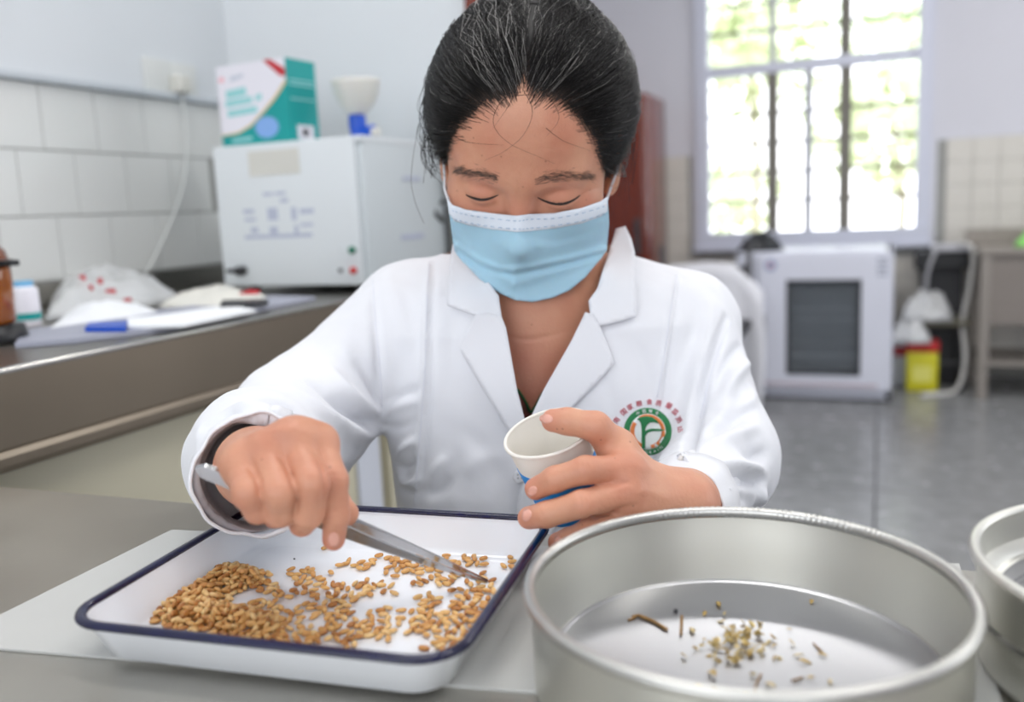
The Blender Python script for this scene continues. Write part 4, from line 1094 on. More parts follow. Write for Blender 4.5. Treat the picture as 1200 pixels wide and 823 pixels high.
def bust_sdf(P):
    d = head_sdf(P)
    d = smin(d, cone(P, NT, NB, .054, .058), .020)
    d = smin(d, cone(P, NB, AT(545, 385, .88), .055, .045), .03)
    d = smin(d, cone(P, NB, AT(715, 385, .88), .055, .045), .03)
    d = smin(d, ellip(P, CHC, (.11, .075, .17), np.stack([RH, BH, UP], 1)), .04)
    d = smin(d, ellip(P, AT(597, 368, .822), (.03, .012, .008), np.stack([RH, BH, UP], 1)), .015)
    d = smin(d, ellip(P, AT(655, 368, .822), (.03, .012, .008), np.stack([RH, BH, UP], 1)), .015)
    return d
HBV, HBF = nets(head_sdf, HC - .15, HC + .15, .0016)
HBV = relax_mesh(HBV, HBF, 2)
hbv0 = bvh_of(HBV, HBF)
BV_, BF_ = nets(bust_sdf, np.array([min(HC[0], CHC[0]) - .16, min(HC[1], CHC[1]) - .14, .74]), np.array([max(HC[0], CHC[0]) + .16, max(HC[1], CHC[1]) + .17, HC[2] + .14]), .0018)
BV_ = relax_mesh(BV_, BF_, 2)
bb = bvh_of(BV_, BF_)
Nn = vnormals(BV_, BF_)
# face creases: lid lines, upper-lid folds, frown and forehead lines, neck line
for pts, amp, wid in (([(544, 227), (554, 232), (564, 234.5), (575, 233), (585, 228)], -.0016, .0010), ([(629, 231), (638, 236), (650, 239.5), (662, 239), (672, 235), (682, 228)], -.0016, .0010),
                      ([(540, 218), (552, 213), (566, 212), (580, 217)], -.0008, .0016), ([(636, 219), (650, 215), (664, 217), (676, 222)], -.0008, .0016),
                      ([(682, 228), (695, 222), (704, 220)], -.0006, .0012), ([(596, 212), (598, 200)], -.0004, .0016), ([(612, 213), (613, 202)], -.0004, .0016),
                      ([(565, 170), (600, 178), (640, 175), (680, 170)], -.0003, .0018), ([(580, 150), (620, 157), (665, 152)], -.0003, .0018),
                      ([(585, 392), (620, 398), (665, 388)], -.0007, .0016)):
    BV_ = fold_px(BV_, Nn, bb, pts, amp, wid)
bb = bvh_of(BV_, BF_)

# ---------------------------------------------------------------- hands
def chain(P, pts, rs, k=None):
    d = None
    for i in range(len(pts) - 1):
        c = cone(P, pts[i], pts[i + 1], rs[i], rs[i + 1]); d = c if d is None else smin(d, c, .003)
    return d
def hand_sdf(Wr, Wrr, Fa, mcps, fingers, thumb, palm_extra):   # forearm end, palm cones to each knuckle, finger chains
    def f(P):
        d = cone(P, Fa, Wr, Wrr[0], Wrr[1])
        for (m_, r_) in mcps: d = smin(d, cone(P, Wr, m_, Wrr[1] * .72, r_), .012)
        for i in range(len(mcps) - 1): d = smin(d, cone(P, mcps[i][0], mcps[i + 1][0], mcps[i][1] * .82, mcps[i + 1][1] * .82), .005)
        for (a, b, ra, rb_) in palm_extra: d = smin(d, cone(P, a, b, ra, rb_), .010)
        fd = None
        for (pp, rr) in fingers:
            c = chain(P, pp, rr); fd = c if fd is None else smin(fd, c, .0006)
        d = smin(d, fd, .0045)
        d = smin(d, chain(P, thumb[0], thumb[1]), .007)
        return d
    return f
def A3(l): return [AT(*q) for q in l]
# her right hand, holding the tweezers
Wr = AT(300, 548, .570)
mR = [(AT(374, 519, .504), .0108), (AT(345, 516, .498), .0112), (AT(313, 527, .494), .0108), (AT(284, 544, .496), .0105)]
fR = [(A3([(374, 519, .504), (390, 563, .489), (394, 604, .494), (391, 632, .503)]), [.0094, .0082, .0073, .0065]),
      (A3([(345, 516, .498), (367, 566, .476), (362, 602, .483), (354, 614, .497)]), [.0096, .0088, .0080, .0074]),
      (A3([(313, 527, .494), (328, 578, .471), (329, 600, .480), (323, 604, .497)]), [.0094, .0088, .0081, .0074]),
      (A3([(284, 544, .496), (292, 578, .474), (303, 596, .482), (306, 596, .500)]), [.0094, .0088, .0081, .0075])]
tR = (A3([(322, 575, .548), (360, 590, .545), (392, 592, .535), (405, 602, .524)]), [.015, .0125, .0098, .0078])
hsR = hand_sdf(Wr, (.026, .025), AT(305, 545, .66), mR, fR, tR, [(Wr, tR[0][0], .018, .015), (mR[1][0], tR[0][0], .011, .013), (mR[3][0], AT(296, 570, .545), .010, .014)])
lo = np.min([Wr, *[q for p_, _ in fR for q in p_], AT(305, 545, .66)], 0) - .045; hi = np.max([Wr, *[q for p_, _ in fR for q in p_], AT(305, 545, .66)], 0) + .045
RV, RF = nets(hsR, lo, hi, .0011); RV = relax_mesh(RV, RF, 2); rbv = bvh_of(RV, RF); rN = vnormals(RV, RF)
for pts, amp, wid in (([(383, 558), (392, 556), (399, 559)], -.0006, .0009), ([(382, 563), (391, 562), (399, 565)], -.0006, .0009), ([(384, 568), (392, 568), (398, 570)], -.0005, .0009),
                      ([(355, 563), (366, 560), (375, 563)], -.0003, .0010), ([(354, 569), (366, 567), (375, 569)], -.0003, .0010),
                      ([(318, 577), (328, 574), (337, 577)], -.0003, .001), ([(387, 600), (394, 599)], -.0004, .0009),
                      ([(345, 512), (330, 505), (300, 506)], .0008, .003), ([(312, 524), (295, 512), (278, 512)], .0007, .003), ([(371, 512), (350, 503), (330, 500)], .0006, .003),
                      ([(268, 545), (275, 520), (290, 508)], .0006, .003)):
    RV = fold_px(RV, rN, rbv, pts, amp, wid)
for pts in ([(290, 545), (300, 560), (308, 583), (312, 602)], [(326, 533), (338, 553), (346, 580), (345, 602)], [(358, 519), (372, 535), (380, 560), (378, 602)]): RV = fold_px(RV, rN, rbv, pts, -.0015, .0018)
rbv = bvh_of(RV, RF)
# her left hand, holding the paper cup
Wl = AT(797, 594, .598)
mL = [(AT(732, 552, .565), .0108), (AT(734, 576, .558), .0110), (AT(737, 602, .562), .0108), (AT(744, 626, .575), .0098)]
fL = [(A3([(738, 551, .565), (686, 551, .549), (650, 562, .553), (628, 573, .561)]), [.0094, .0086, .0080, .0072]),
      (A3([(736, 577, .558), (682, 591, .543), (641, 603, .551), (620, 607, .560)]), [.0094, .0086, .0080, .0073]),
      (A3([(737, 606, .562), (692, 623, .552), (667, 633, .562), (654, 636, .568)]), [.0094, .0084, .0075, .0066]),
      (A3([(744, 626, .575), (706, 642, .571), (684, 652, .585), (676, 654, .592)]), [.0092, .0078, .0070, .0062])]
tL = (A3([(766, 577, .594), (723, 526, .580), (698, 500, .570), (665, 494, .572), (648, 493, .575)]), [.0148, .0115, .0096, .0086, .0076])
hsL = hand_sdf(Wl, (.024, .0245), AT(822, 580, .655), mL, fL, tL, [(Wl, tL[0][0], .017, .0165), (mL[0][0], tL[0][1], .011, .012)])
allp = [Wl, AT(822, 580, .655), *tL[0], *[q for p_, _ in fL for q in p_]]
LV, LF_ = nets(hsL, np.min(allp, 0) - .04, np.max(allp, 0) + .04, .0011); LV = relax_mesh(LV, LF_, 2); lbv = bvh_of(LV, LF_); lN = vnormals(LV, LF_)
for pts, amp, wid in (([(676, 575), (680, 585), (681, 596)], -.0006, .0009), ([(681, 574), (686, 585), (686, 596)], -.0006, .0009), ([(686, 575), (691, 586)], -.0004, .0009),
                      ([(680, 540), (683, 550), (684, 561)], -.0004, .001), ([(687, 539), (690, 550)], -.0004, .001), ([(703, 492), (708, 500), (706, 510)], -.0005, .001), ([(709, 492), (713, 501)], -.0004, .001),
                      ([(637, 558), (640, 568)], -.0004, .0009), ([(632, 596), (635, 606)], -.0004, .0009), ([(683, 612), (688, 622)], -.0004, .0009),
                      ([(740, 545), (765, 552), (782, 565)], .0006, .003), ([(738, 574), (762, 577), (782, 583)], .0006, .003), ([(738, 603), (765, 600), (785, 598)], .0005, .003)):
    LV = fold_px(LV, lN, lbv, pts, amp, wid)
for pts in ([(738, 565), (718, 568)], [(745, 592), (705, 603), (670, 612)]): LV = fold_px(LV, lN, lbv, pts, -.0014, .0018)
lbv = bvh_of(LV, LF_)

# ---------------------------------------------------------------- skin
M_skin = bpy.data.materials.new('skin'); M_skin.use_nodes = True
n = M_skin.node_tree.nodes; l = M_skin.node_tree.links; b = n['Principled BSDF']
at_ = n.new('ShaderNodeAttribute'); at_.attribute_name = 'tone'; at_.attribute_type = 'GEOMETRY'
co = n.new('ShaderNodeTexCoord')
t1 = n.new('ShaderNodeTexNoise'); t1.inputs['Scale'].default_value = 22; t1.inputs['Detail'].default_value = 6
t2 = n.new('ShaderNodeTexNoise'); t2.inputs['Scale'].default_value = 420; t2.inputs['Detail'].default_value = 3
t3 = n.new('ShaderNodeTexVoronoi'); t3.inputs['Scale'].default_value = 95
for t_ in (t1, t2, t3): l.new(co.outputs['Object'], t_.inputs['Vector'])
mx = n.new('ShaderNodeMixRGB'); mx.inputs['Color1'].default_value = (*lin((211, 156, 127)), 1); mx.inputs['Color2'].default_value = (*lin((197, 133, 107)), 1)
rp = n.new('ShaderNodeValToRGB'); rp.color_ramp.elements[0].position = .35; rp.color_ramp.elements[1].position = .7
l.new(t1.outputs['Fac'], rp.inputs[0]); l.new(rp.outputs[0], mx.inputs['Fac'])
mx2 = n.new('ShaderNodeMixRGB'); mx2.inputs['Color2'].default_value = (*lin((190, 98, 84)), 1); l.new(mx.outputs[0], mx2.inputs['Color1']); l.new(at_.outputs['Fac'], mx2.inputs['Fac'])
fk = n.new('ShaderNodeValToRGB'); fk.color_ramp.elements[0].position = .05; fk.color_ramp.elements[0].color = (.5, .5, .5, 1); fk.color_ramp.elements[1].position = .09; fk.color_ramp.elements[1].color = (0, 0, 0, 1)
l.new(t3.outputs['Distance'], fk.inputs[0])
mx3 = n.new('ShaderNodeMixRGB'); mx3.inputs['Color2'].default_value = (*lin((120, 70, 52)), 1); l.new(mx2.outputs[0], mx3.inputs['Color1']); l.new(fk.outputs[0], mx3.inputs['Fac'])
l.new(mx3.outputs[0], b.inputs['Base Color'])
bp = n.new('ShaderNodeBump'); bp.inputs['Strength'].default_value = .5; bp.inputs['Distance'].default_value = .0006; l.new(t2.outputs['Fac'], bp.inputs['Height']); l.new(bp.outputs[0], b.inputs['Normal'])
b.inputs['Roughness'].default_value = .46; b.inputs['Subsurface Weight'].default_value = .12; b.inputs['Subsurface Radius'].default_value = (1, .35, .2); b.inputs['Subsurface Scale'].default_value = .004
b.inputs['Specular IOR Level'].default_value = .45

person = thing('person', AT(640, 640, .88) * np.array([1, 1, 0]), 'person in a white lab coat and blue face mask sorting grain with tweezers', 'person')
BVs = np.concatenate([BV_, RV, LV]); BFs = np.concatenate([BF_, RF + len(BV_), LF_ + len(BV_) + len(RV)])
body = mk('body', BVs, BFs, M_skin, person)
tone = np.zeros(len(BVs))
def redspot(P, r_, amp):
    global tone
    d = np.linalg.norm(BVs - P, axis=1); tone = np.maximum(tone, amp * np.exp(-(d / r_) ** 2))
for fs in (fR, fL):
    for pp, rr in fs:
        redspot(pp[3], .010, .42); redspot(pp[1], .008, .35); redspot(pp[2], .007, .18)
for m_, _ in mR + mL: redspot(m_, .010, .15)
redspot(tL[0][-1], .012, .45); redspot(tL[0][2], .010, .35)
for q in ((0, -.10, -.02), (.045, -.08, -.03), (-.045, -.08, -.03)): redspot(fromH(q), .025, .35)
for (a_, b_) in ((566, 222), (655, 226), (640, 440), (610, 420), (625, 465)):
    h_, d_ = hit(bb, a_, b_)
    if h_ is not None: redspot(h_, .016 if b_ < 300 else .035, .3)
at = body.data.attributes.new('tone', 'FLOAT', 'POINT'); at.data.foreach_set('value', tone.astype(np.float32))

# ---------------------------------------------------------------- patches laid over a surface
def patch(poly, bvhs, step, off, thick, name, mat, parent, relax=0, keep=.003, fill=True, holes=None, closed_edge=True, extra=None, post=None, side=None):
    """polygon outline -> cloth-like shell resting on the surfaces below it"""
    poly = [np.array(p, float) for p in poly]
    B = []
    for i in range(len(poly)):
        a, b_ = poly[i], poly[(i + 1) % len(poly)]; L = np.linalg.norm(b_ - a); k = max(1, int(round(L / step)))
        for j in range(k): B.append(a + (b_ - a) * j / k)
    nb = len(B); Pa = np.array(B); lo_, hi_ = Pa.min(0), Pa.max(0); I = []
    y = lo_[1] + step / 2; row = 0
    while y < hi_[1]:
        x = lo_[0] + (step / 2 if row % 2 else 0)
        while x < hi_[0]:
            q = np.array([x, y])
            if inpoly(q, Pa) and np.min(np.hypot(*(Pa - q).T)) > step * .55: I.append(q)
            x += step
        y += step * .87; row += 1
    allp_ = np.array(B + I)
    r_ = delaunay_2d_cdt([Vector(p) for p in allp_], [], [list(range(nb))], 1, 1e-6)
    P2_ = np.array([tuple(v) for v in r_[0]]); T_ = [tuple(f) for f in r_[2]]
    nv_ = len(P2_); dep = np.full(nv_, np.nan)
    for i, q in enumerate(P2_):
        best = None
        for bv in bvhs:
            h_, d = hit(bv, q[0], q[1])
            if h_ is not None and (best is None or d < best): best = d
        if best is not None: dep[i] = best
    nbr = [set() for _ in range(nv_)]
    for f in T_:
        for a in f:
            for c in f:
                if a != c: nbr[a].add(c)
    E0 = np.array([(a, c) for a in range(nv_) for c in nbr[a]]); deg = np.bincount(E0[:, 0], minlength=nv_) + 1e-9
    hitd = dep.copy(); miss = np.isnan(dep)
    if miss.all(): raise RuntimeError('patch misses ' + name)
    dep[miss] = np.nanmedian(dep)
    # fill: nearest valid depth then smoothing
    val = np.where(~miss)[0]
    for i in np.where(miss)[0]: dep[i] = hitd[val[np.argmin(np.hypot(*(P2_[val] - P2_[i]).T))]]
    for _ in range(40):
        av = np.bincount(E0[:, 0], dep[E0[:, 1]], minlength=nv_) / deg; dep = np.where(miss, av, dep)
    lim = np.where(miss, 9, hitd - keep)
    d0 = dep - off
    for _ in range(relax):
        av = np.bincount(E0[:, 0], d0[E0[:, 1]], minlength=nv_) / deg
        d0 = np.minimum(av, lim)
    if extra is not None: d0 = d0 - extra(P2_)
    V0 = np.array([AT(q[0], q[1], d) for q, d in zip(P2_, d0)])
    tri = np.array(T_)
    fn_ = np.cross(V0[tri[:, 1]] - V0[tri[:, 0]], V0[tri[:, 2]] - V0[tri[:, 0]]); vn = np.zeros_like(V0)
    for k in range(3):
        for c in range(3): vn[:, c] += np.bincount(tri[:, k], fn_[:, c], minlength=nv_)
    vn /= np.linalg.norm(vn, axis=1, keepdims=True) + 1e-12
    s_ = np.sign(((CO - V0) * vn).sum(1).mean()); vn *= s_
    if s_ < 0: tri = tri[:, ::-1]
    V1 = V0 - vn * thick
    # boundary edges
    cnt = {}
    for f in tri:
        for a, c in ((f[0], f[1]), (f[1], f[2]), (f[2], f[0])): cnt[(a, c)] = 1
    Fc = [tuple(f) for f in tri] + [tuple(np.array(f)[::-1] + nv_) for f in tri]
    for (a, c) in cnt:
        if (c, a) not in cnt: Fc.append((a, a + nv_, c + nv_, c))
    o = mk(name, np.concatenate([V0, V1]), Fc, mat, parent)
    return o, V0, tri
def ellpx(cx, cy, rx, ry, ang=0, n=20, a0=0, a1=360):
    out = []
    for k in range(n):
        a = math.radians(a0 + (a1 - a0) * k / (n if a1 - a0 >= 360 else n - 1)); x, y = rx * math.cos(a), ry * math.sin(a); c_, s_ = math.cos(math.radians(ang)), math.sin(math.radians(ang))
        out.append((cx + x * c_ - y * s_, cy + x * s_ + y * c_))
    return out
def line_on(pts, bvhs, r_, off, name, mat, parent, n=5, dash=None, seg=6):
    P = []
    for q in smoothpoly([(a, b_, 0) for a, b_ in pts], n):
        best = None
        for bv in bvhs:
            h_, d = hit(bv, q[0], q[1])
            if h_ is not None and (best is None or d < best): best = d
        if best is not None: P.append(AT(q[0], q[1], best - off))
    mb = MB()
    if dash:
        for i in range(0, len(P) - 1, 2): mb.tube([P[i], P[i + 1]], r_, 4)
    else: mb.tube(P, r_ if not callable(r_) else [r_(i / (len(P) - 1)) for i in range(len(P))], seg)
    return mb.build(name, mat, parent, smooth=True)

M_nail = material('nail', lin((226, 168, 150)), .25, coat=.5)
for (cx, cy, rx, ry, an, bv) in ((391, 633, 7.2, 8.5, 0, rbv), (640, 491, 8, 5.6, 5, lbv), (624, 576, 5.2, 6.5, 25, lbv), (617, 604, 5.5, 8, 12, lbv), (653, 633, 4.2, 5, 20, lbv)):
    patch(ellpx(cx, cy, rx, ry, an, 14), [bv], 2.2, .00035, .0005, 'fingernail', M_nail, person)

# eyes and brows
M_lash = material('lash', (.012, .009, .008), .6)
line_on([(546, 228.5), (554, 232), (564, 234), (574, 232.6), (584, 228.6)], [bb], lambda t: .0003 + .0011 * math.sin(math.pi * t), .0002, 'eyelashes', M_lash, person)
line_on([(630, 231.5), (638, 235.4), (650, 238.6), (662, 238.2), (672, 234.4), (680, 229)], [bb], lambda t: .0003 + .0011 * math.sin(math.pi * t), .0002, 'eyelashes', M_lash, person)
M_hair = material('hair_black', (.010, .008, .0075), .42, noise=.4, nscale=40, spec=.42)
M_hairg = material('hair_grey', (.42, .40, .38), .38)
M_brow = material('brow_hair', (.09, .065, .052), .6)
def hairs_px(rows, bv, r_, name, mat, parent, lift=.0003):
    mb = MB()
    for P in rows:
        Q = []
        for q in P:
            h_, d = hit(bv, q[0], q[1])
            if h_ is not None: Q.append(AT(q[0], q[1], d - lift))
        if len(Q) > 1: mb.tube(Q, [r_ * (1 - .8 * i / (len(Q) - 1)) for i in range(len(Q))], 3, cap=False)
    return mb.build(name, mat, parent, smooth=True)
for (p_in, p_mid, p_out, sgn) in (((586, 210), (560, 203), (533, 199), -1), ((626, 212), (655, 204), (696, 206), 1)):
    rows = []
    for _ in range(300):
        t = rng.random() ** .9; c_ = (np.array(p_in) * (1 - t) ** 2 + 2 * t * (1 - t) * np.array(p_mid) + t * t * np.array(p_out))
        hw = 7.0 * (1 - .2 * t); v = rng.normal() * .45 * hw; L = 7 * (1 - .3 * t)
        dx = sgn * L; dy = -2.5 + 4.5 * t + v * .15
        q = c_ + np.array([0, v]); rows.append([q, q + np.array([dx * .5, dy * .4]), q + np.array([dx, dy])])
    hairs_px(rows, bb, .00014, 'eyebrow', M_brow, person, lift=.0008)

# ---------------------------------------------------------------- mask
M_mask = material('mask_blue', lin((172, 211, 230)), .75, sss=.1, bump=.12, bscale=900, noise=.04, nscale=30)
M_maskw = material('mask_white', lin((226, 234, 244)), .75, bump=.1, bscale=900)
mpoly = [(523, 229), (530, 240), (545, 246), (575, 250), (605, 253), (622, 251), (650, 250), (682, 244), (704, 236), (712, 230), (714, 262), (711, 294), (700, 308), (686, 325), (668, 340), (648, 349), (625, 354), (604, 352), (586, 344), (562, 327), (541, 305), (532, 293), (528, 262)]
def pleats(P):
    x, y = P[:, 0], P[:, 1]
    def ridge(pts, w, a):
        d = np.full(len(P), 1e9)
        for i in range(len(pts) - 1):
            p0 = np.array(pts[i]); e = np.array(pts[i + 1]) - p0; t = np.clip(((P - p0) @ e) / (e @ e), 0, 1); d = np.minimum(d, np.linalg.norm(P - p0 - t[:, None] * e, axis=1))
        return 1.5 * a * np.exp(-(d / w) ** 2)
    r = ridge([(536, 288), (562, 306), (585, 314), (602, 316), (640, 309), (672, 302), (709, 292)], 3.0, .0022) - ridge([(536, 294), (562, 312), (585, 320), (602, 322), (640, 315), (672, 308), (706, 298)], 3.0, .0022)
    r += ridge([(602, 316), (603, 336), (606, 350)], 6, .0018) + ridge([(571, 310), (590, 325), (602, 334)], 4, .0012) + ridge([(602, 334), (640, 322), (690, 306)], 4, .0010)
    r += ridge([(615, 285), (650, 290), (690, 280)], 4, .0006) - ridge([(620, 278), (655, 282), (700, 268)], 4, .0006) + ridge([(530, 270), (550, 290)], 3, .0008)
    return r
mask, MV, MT = patch(mpoly, [bb], 3.2, .003, .0008, 'face_mask', M_mask, person, relax=160, keep=.0022, extra=pleats)
mbv = BVHTree.FromPolygons([tuple(v) for v in MV], [tuple(int(i) for i in f) for f in MT])
band = [(523, 229), (530, 240), (545, 246), (575, 250), (605, 253), (622, 251), (650, 250), (682, 244), (704, 236), (712, 230), (712, 248), (704, 254), (682, 262), (650, 268), (622, 271), (605, 272), (575, 269), (548, 264), (532, 259), (526, 250)]
patch(band, [mbv], 3.0, .0013, .0008, 'nose_band', M_maskw, mask, extra=lambda P: np.zeros(len(P)))
M_stitch = material('stitch_blue', lin((120, 165, 200)), .7)
for pts in ([(530, 247), (548, 252), (575, 256), (605, 259), (622, 257), (650, 256), (682, 250), (708, 242)], [(529, 256), (548, 261), (575, 265.5), (605, 268.5), (622, 267.5), (650, 264.5), (682, 259), (708, 251)]):
    tag(line_on(pts, [mbv], .00022, .0022, 'stitching', M_stitch, mask, n=7, dash=True), kind='stuff')
M_loop = material('ear_loop', lin((232, 234, 240)), .7)
e1 = fromH((.080, .004, .010)); e2 = fromH((-.080, .004, .010))
h1, d1 = hit(mbv, 706, 241); P = [AT(709, 240, (d1 or .765) - .001)]
for q in ((715, 222), (720, 208), (724, 196)):
    h_, d = hit(bb, *q); P.append(AT(q[0], q[1], (d if d and d < .84 else .79) - .003))
MB().tube(smoothpoly(P + [e1], 6), .0013, 8).build('ear_loop', M_loop, mask, smooth=True)
h1, d1 = hit(mbv, 528, 240); P = [AT(525, 233, (d1 or .765) - .001)]
MB().tube(smoothpoly([P[0], AT(521.5, 222, .775), AT(521, 208, .79), e2], 6), .0013, 8).build('ear_loop', M_loop, mask, smooth=True)

# ---------------------------------------------------------------- hair
Cs = np.array([0, .014, .036]); Rs = np.array([.0765, .0955, .0835])
def hdir(px, py):
    h_, d = hit(hbv0, px, py)
    if h_ is None: return None
    u = (toH(h_) - Cs) / Rs; return u / np.linalg.norm(u)
HLpx = [(519, 196), (523, 176), (531, 152), (544, 130), (560, 117), (578, 108), (598, 102), (614, 97), (630, 99), (650, 104), (668, 114), (684, 132), (697, 156), (708, 184), (716, 210)]
HL = []
for q in HLpx:
    u = hdir(*q)
    if u is not None: HL.append((math.atan2(u[0], -u[1]), math.asin(u[2])))
HL.sort()
az = [a for a, _ in HL]; el = [e for _, e in HL]
az = [-math.pi, -2.2, -1.75, -1.5] + [a for a in az if abs(a) < 1.4] + [1.5, 1.75, 2.2, math.pi]
el2 = [-.75, -.6, -.15, -.2] + [e for a, e in HL if abs(a) < 1.4] + [-.2, -.15, -.6, -.75]
def hair_el(a): return np.interp(a, az, el2) - .05 * (abs(a) > .5) - .03 + (.13 * math.exp(-((a + .02) / .05) ** 2))
def hsurf(u, f=1.0):
    return Cs + Rs * u * f
# scalp cap: closed shell over the skull above the hairline
V = []; Fc = []; CLR = []; na, ne = 96, 34
for layer, f_ in ((0, 1.015), (1, .95)):
    for i in range(na):
        a = -math.pi + 2 * math.pi * i / na; e0 = hair_el(a) + .10
        for j in range(ne):
            t = j / (ne - 1); e = e0 + (math.pi / 2 - e0) * t
            u = np.array([math.sin(a) * math.cos(e), -math.cos(a) * math.cos(e), math.sin(e)])
            ff = f_ + (((.03 if abs(a) < 1.4 else .045) * min(1, t * 3) + .05 * abs(u[0]) ** 2 * min(1, t * 3)) if layer == 0 else 0) - (.02 if (t < .02 and layer == 0) else 0)
            V.append(fromH(hsurf(u, ff))); CLR.append((.0035 * min(1, t * 6) - .0012 if layer == 0 else -.006))
for layer in (0, 1):
    b0 = layer * na * ne
    for i in range(na):
        k = (i + 1) % na
        for j in range(ne - 1):
            q = (b0 + i * ne + j, b0 + k * ne + j, b0 + k * ne + j + 1, b0 + i * ne + j + 1); Fc.append(q if layer == 0 else q[::-1])
for i in range(na): k = (i + 1) % na; Fc.append((i * ne, na * ne + i * ne, na * ne + k * ne, k * ne))
_A = np.array(V); _d = head_sdf(_A); _n = _A - fromH(Cs); _n /= np.linalg.norm(_n, axis=1, keepdims=True); _c = np.array(CLR)
half = na * ne
_A[:half] += _n[:half] * (np.maximum(_c[:half] - _d[:half], 0) * (np.array([toH(q[None])[0][1] for q in _A[:half]]) < .03))[:, None]; V = _A
M_cap = material('hair_under', (.009, .007, .0065), .6, noise=.3, nscale=60)
cap = mk('hair', V, Fc, M_cap, person)
tgt = np.array([0, .93, -.25]); tgt /= np.linalg.norm(tgt)
def strand(a, e, lift, wob, stop=.9, n=15, sag=0.0):
    u0 = np.array([math.sin(a) * math.cos(e), -math.cos(a) * math.cos(e), math.sin(e)])
    # first move outward from the parting, then back to the knot
    side = math.copysign(1, a) if abs(a) > .02 else rng.choice([-1, 1])
    om = math.acos(np.clip(u0 @ tgt, -1, 1)); out = []
    for i in range(n):
        t = i / (n - 1) * stop
        u = (math.sin((1 - t) * om) * u0 + math.sin(t * om) * tgt) / math.sin(om)
        u = u + np.array([side * ((.06 + .16 * math.exp(-(a / .6) ** 2)) * rng.uniform(.3, 1.5)) * math.sin(math.pi * min(1, t * 1.25)) * (abs(math.cos(a)) ** .5 if abs(a) < 1.57 else 0), 0, -(.10 + sag) * math.sin(math.pi * min(1, t * 1.3)) * min(1, abs(a) / .8)])
        u /= np.linalg.norm(u)
        f = 1.005 + (lift + .055) * min(1, (t / .13)) ** .75 + .13 * abs(u[0]) ** 2.5 * min(1, t / .2) + wob[0] * math.sin(7 * t + wob[1]) * .006
        p = hsurf(u, f) + np.array([wob[2] * .0012 * math.sin(9 * t + wob[3]), 0, wob[2] * .001 * math.cos(8 * t + wob[1])])
        out.append(fromH(p))
    return out
mbh = MB(); mbgy = MB(); mbf = MB()
cl = rng.normal(size=(400, 4))
raw = []
def settle(batch, out_):
    # push every strand point clear of the scalp
    A_ = np.array([q for s_ in batch for q in s_[0]]); cs_ = np.concatenate([s_[1] for s_ in batch])
    for _ in range(2):
        d = head_nosd(A_); nrm = A_ - fromH(Cs); nrm /= np.linalg.norm(nrm, axis=1, keepdims=True)
        A_ = A_ + nrm * np.maximum(cs_ - d, 0)[:, None]
    k = 0
    for s_ in batch:
        n_ = len(s_[0]); P = A_[k:k + n_]; k += n_
        (mbf if s_[3] == 2 else mbgy if s_[3] else mbh).tube(P, s_[2], 3, cap=False)
def head_nosd(P):
    p = toH(P) * 1000.0
    d = ellip(p, (0, 14, 36), (75, 94, 82)); d = smin(d, ellip(p, (0, -34, 30), (64, 55, 62)), 30); d = smin(d, ellip(p, (0, -32, -28), (62, 54, 66)), 30)
    return d / 1000.0
batch = []
for k in range(9000):
    a = rng.uniform(-2.6, 2.6) if k % 3 else rng.normal() * .7
    if abs(a) > 2.7: continue
    e0 = hair_el(a)
    r_ = rng.random()
    if r_ < .5: e = e0 - .03 + abs(rng.normal()) * .07
    else: e = e0 + rng.random() ** 1.2 * (1.5 - e0)
    e = min(e, 1.52)
    c_ = cl[int((a + 3) * 60 + (e > e0 + .25) * 31 + (e > e0 + .5) * 57) % 400]
    n_ = 12
    P = strand(a, e, .03 * rng.random() + .018 * abs(c_[0]), (rng.normal(), c_[1] * 3, rng.normal() * .6, c_[2] * 3), stop=rng.uniform(.6, .95), n=n_)
    g = rng.random() < (.13 if abs(a) < .35 else .02)
    r0 = rng.uniform(.00016, .00032) if not g else rng.uniform(.00012, .0002)
    t = np.linspace(0, 1, n_); h_ = rng.uniform(.002, .010) + .003 * c_[3]
    batch.append((P, .0004 + max(h_, .001) * np.minimum(1, t / .14) ** .8, [r0 * min(1, .35 + 3 * tt) * (1 if tt < .95 else .4) for tt in t], g))
for k in range(4200):       # short fine hairs that thin the hairline out
    a = rng.normal() * .8
    if abs(a) > 1.5: continue
    e = hair_el(a) + .06 - abs(rng.normal()) * .085
    P = strand(a, e, 0, (rng.normal(), 1, rng.normal(), 1), stop=rng.uniform(.08, .28), n=6); t = np.linspace(0, 1, 6)
    batch.append((P, .0003 + .0016 * t, [.00012 * (1 - tt) + .00003 for tt in t], 2))
settle(batch, None)
# wisps hanging at both temples
for (sx_, cnt_) in ((-1, 80), (1, 46)):
    for k in range(cnt_):
        if sx_ < 0:
            x0, y0 = rng.uniform(500, 517), rng.uniform(100, 165); pts = [(x0 + 8, y0 - 22, .79), (x0 - 5, y0, .785), (x0 - 7 + rng.normal() * 4, y0 + 26, .785), (x0 + rng.normal() * 6, y0 + rng.uniform(40, 60), .785)]
        else:
            x0, y0 = rng.uniform(722, 744), rng.uniform(110, 190); pts = [(x0 - 4, y0 - 26, .80), (x0 + 2, y0, .80), (x0 + rng.normal() * 2, y0 + 22, .805), (x0 - 5 + rng.normal() * 4, y0 + rng.uniform(30, 55), .81)]
        mbh.tube(smoothpoly(A3(pts), 4), .00022, 3, cap=False)
strands = mbh.build('hair_strands', M_hair, cap, smooth=True); tag(strands, 'black strands swept back', None, None, 'stuff')
gs = mbgy.build('grey_strands', M_hairg, cap, smooth=True); tag(gs, 'thin grey hairs', None, None, 'stuff')
tag(mbf.build('fine_hairs', material('fine_hair_brown', (.05, .032, .024), .5), cap, smooth=True), 'short fine brownish hairs along the hairline', None, None, 'stuff')
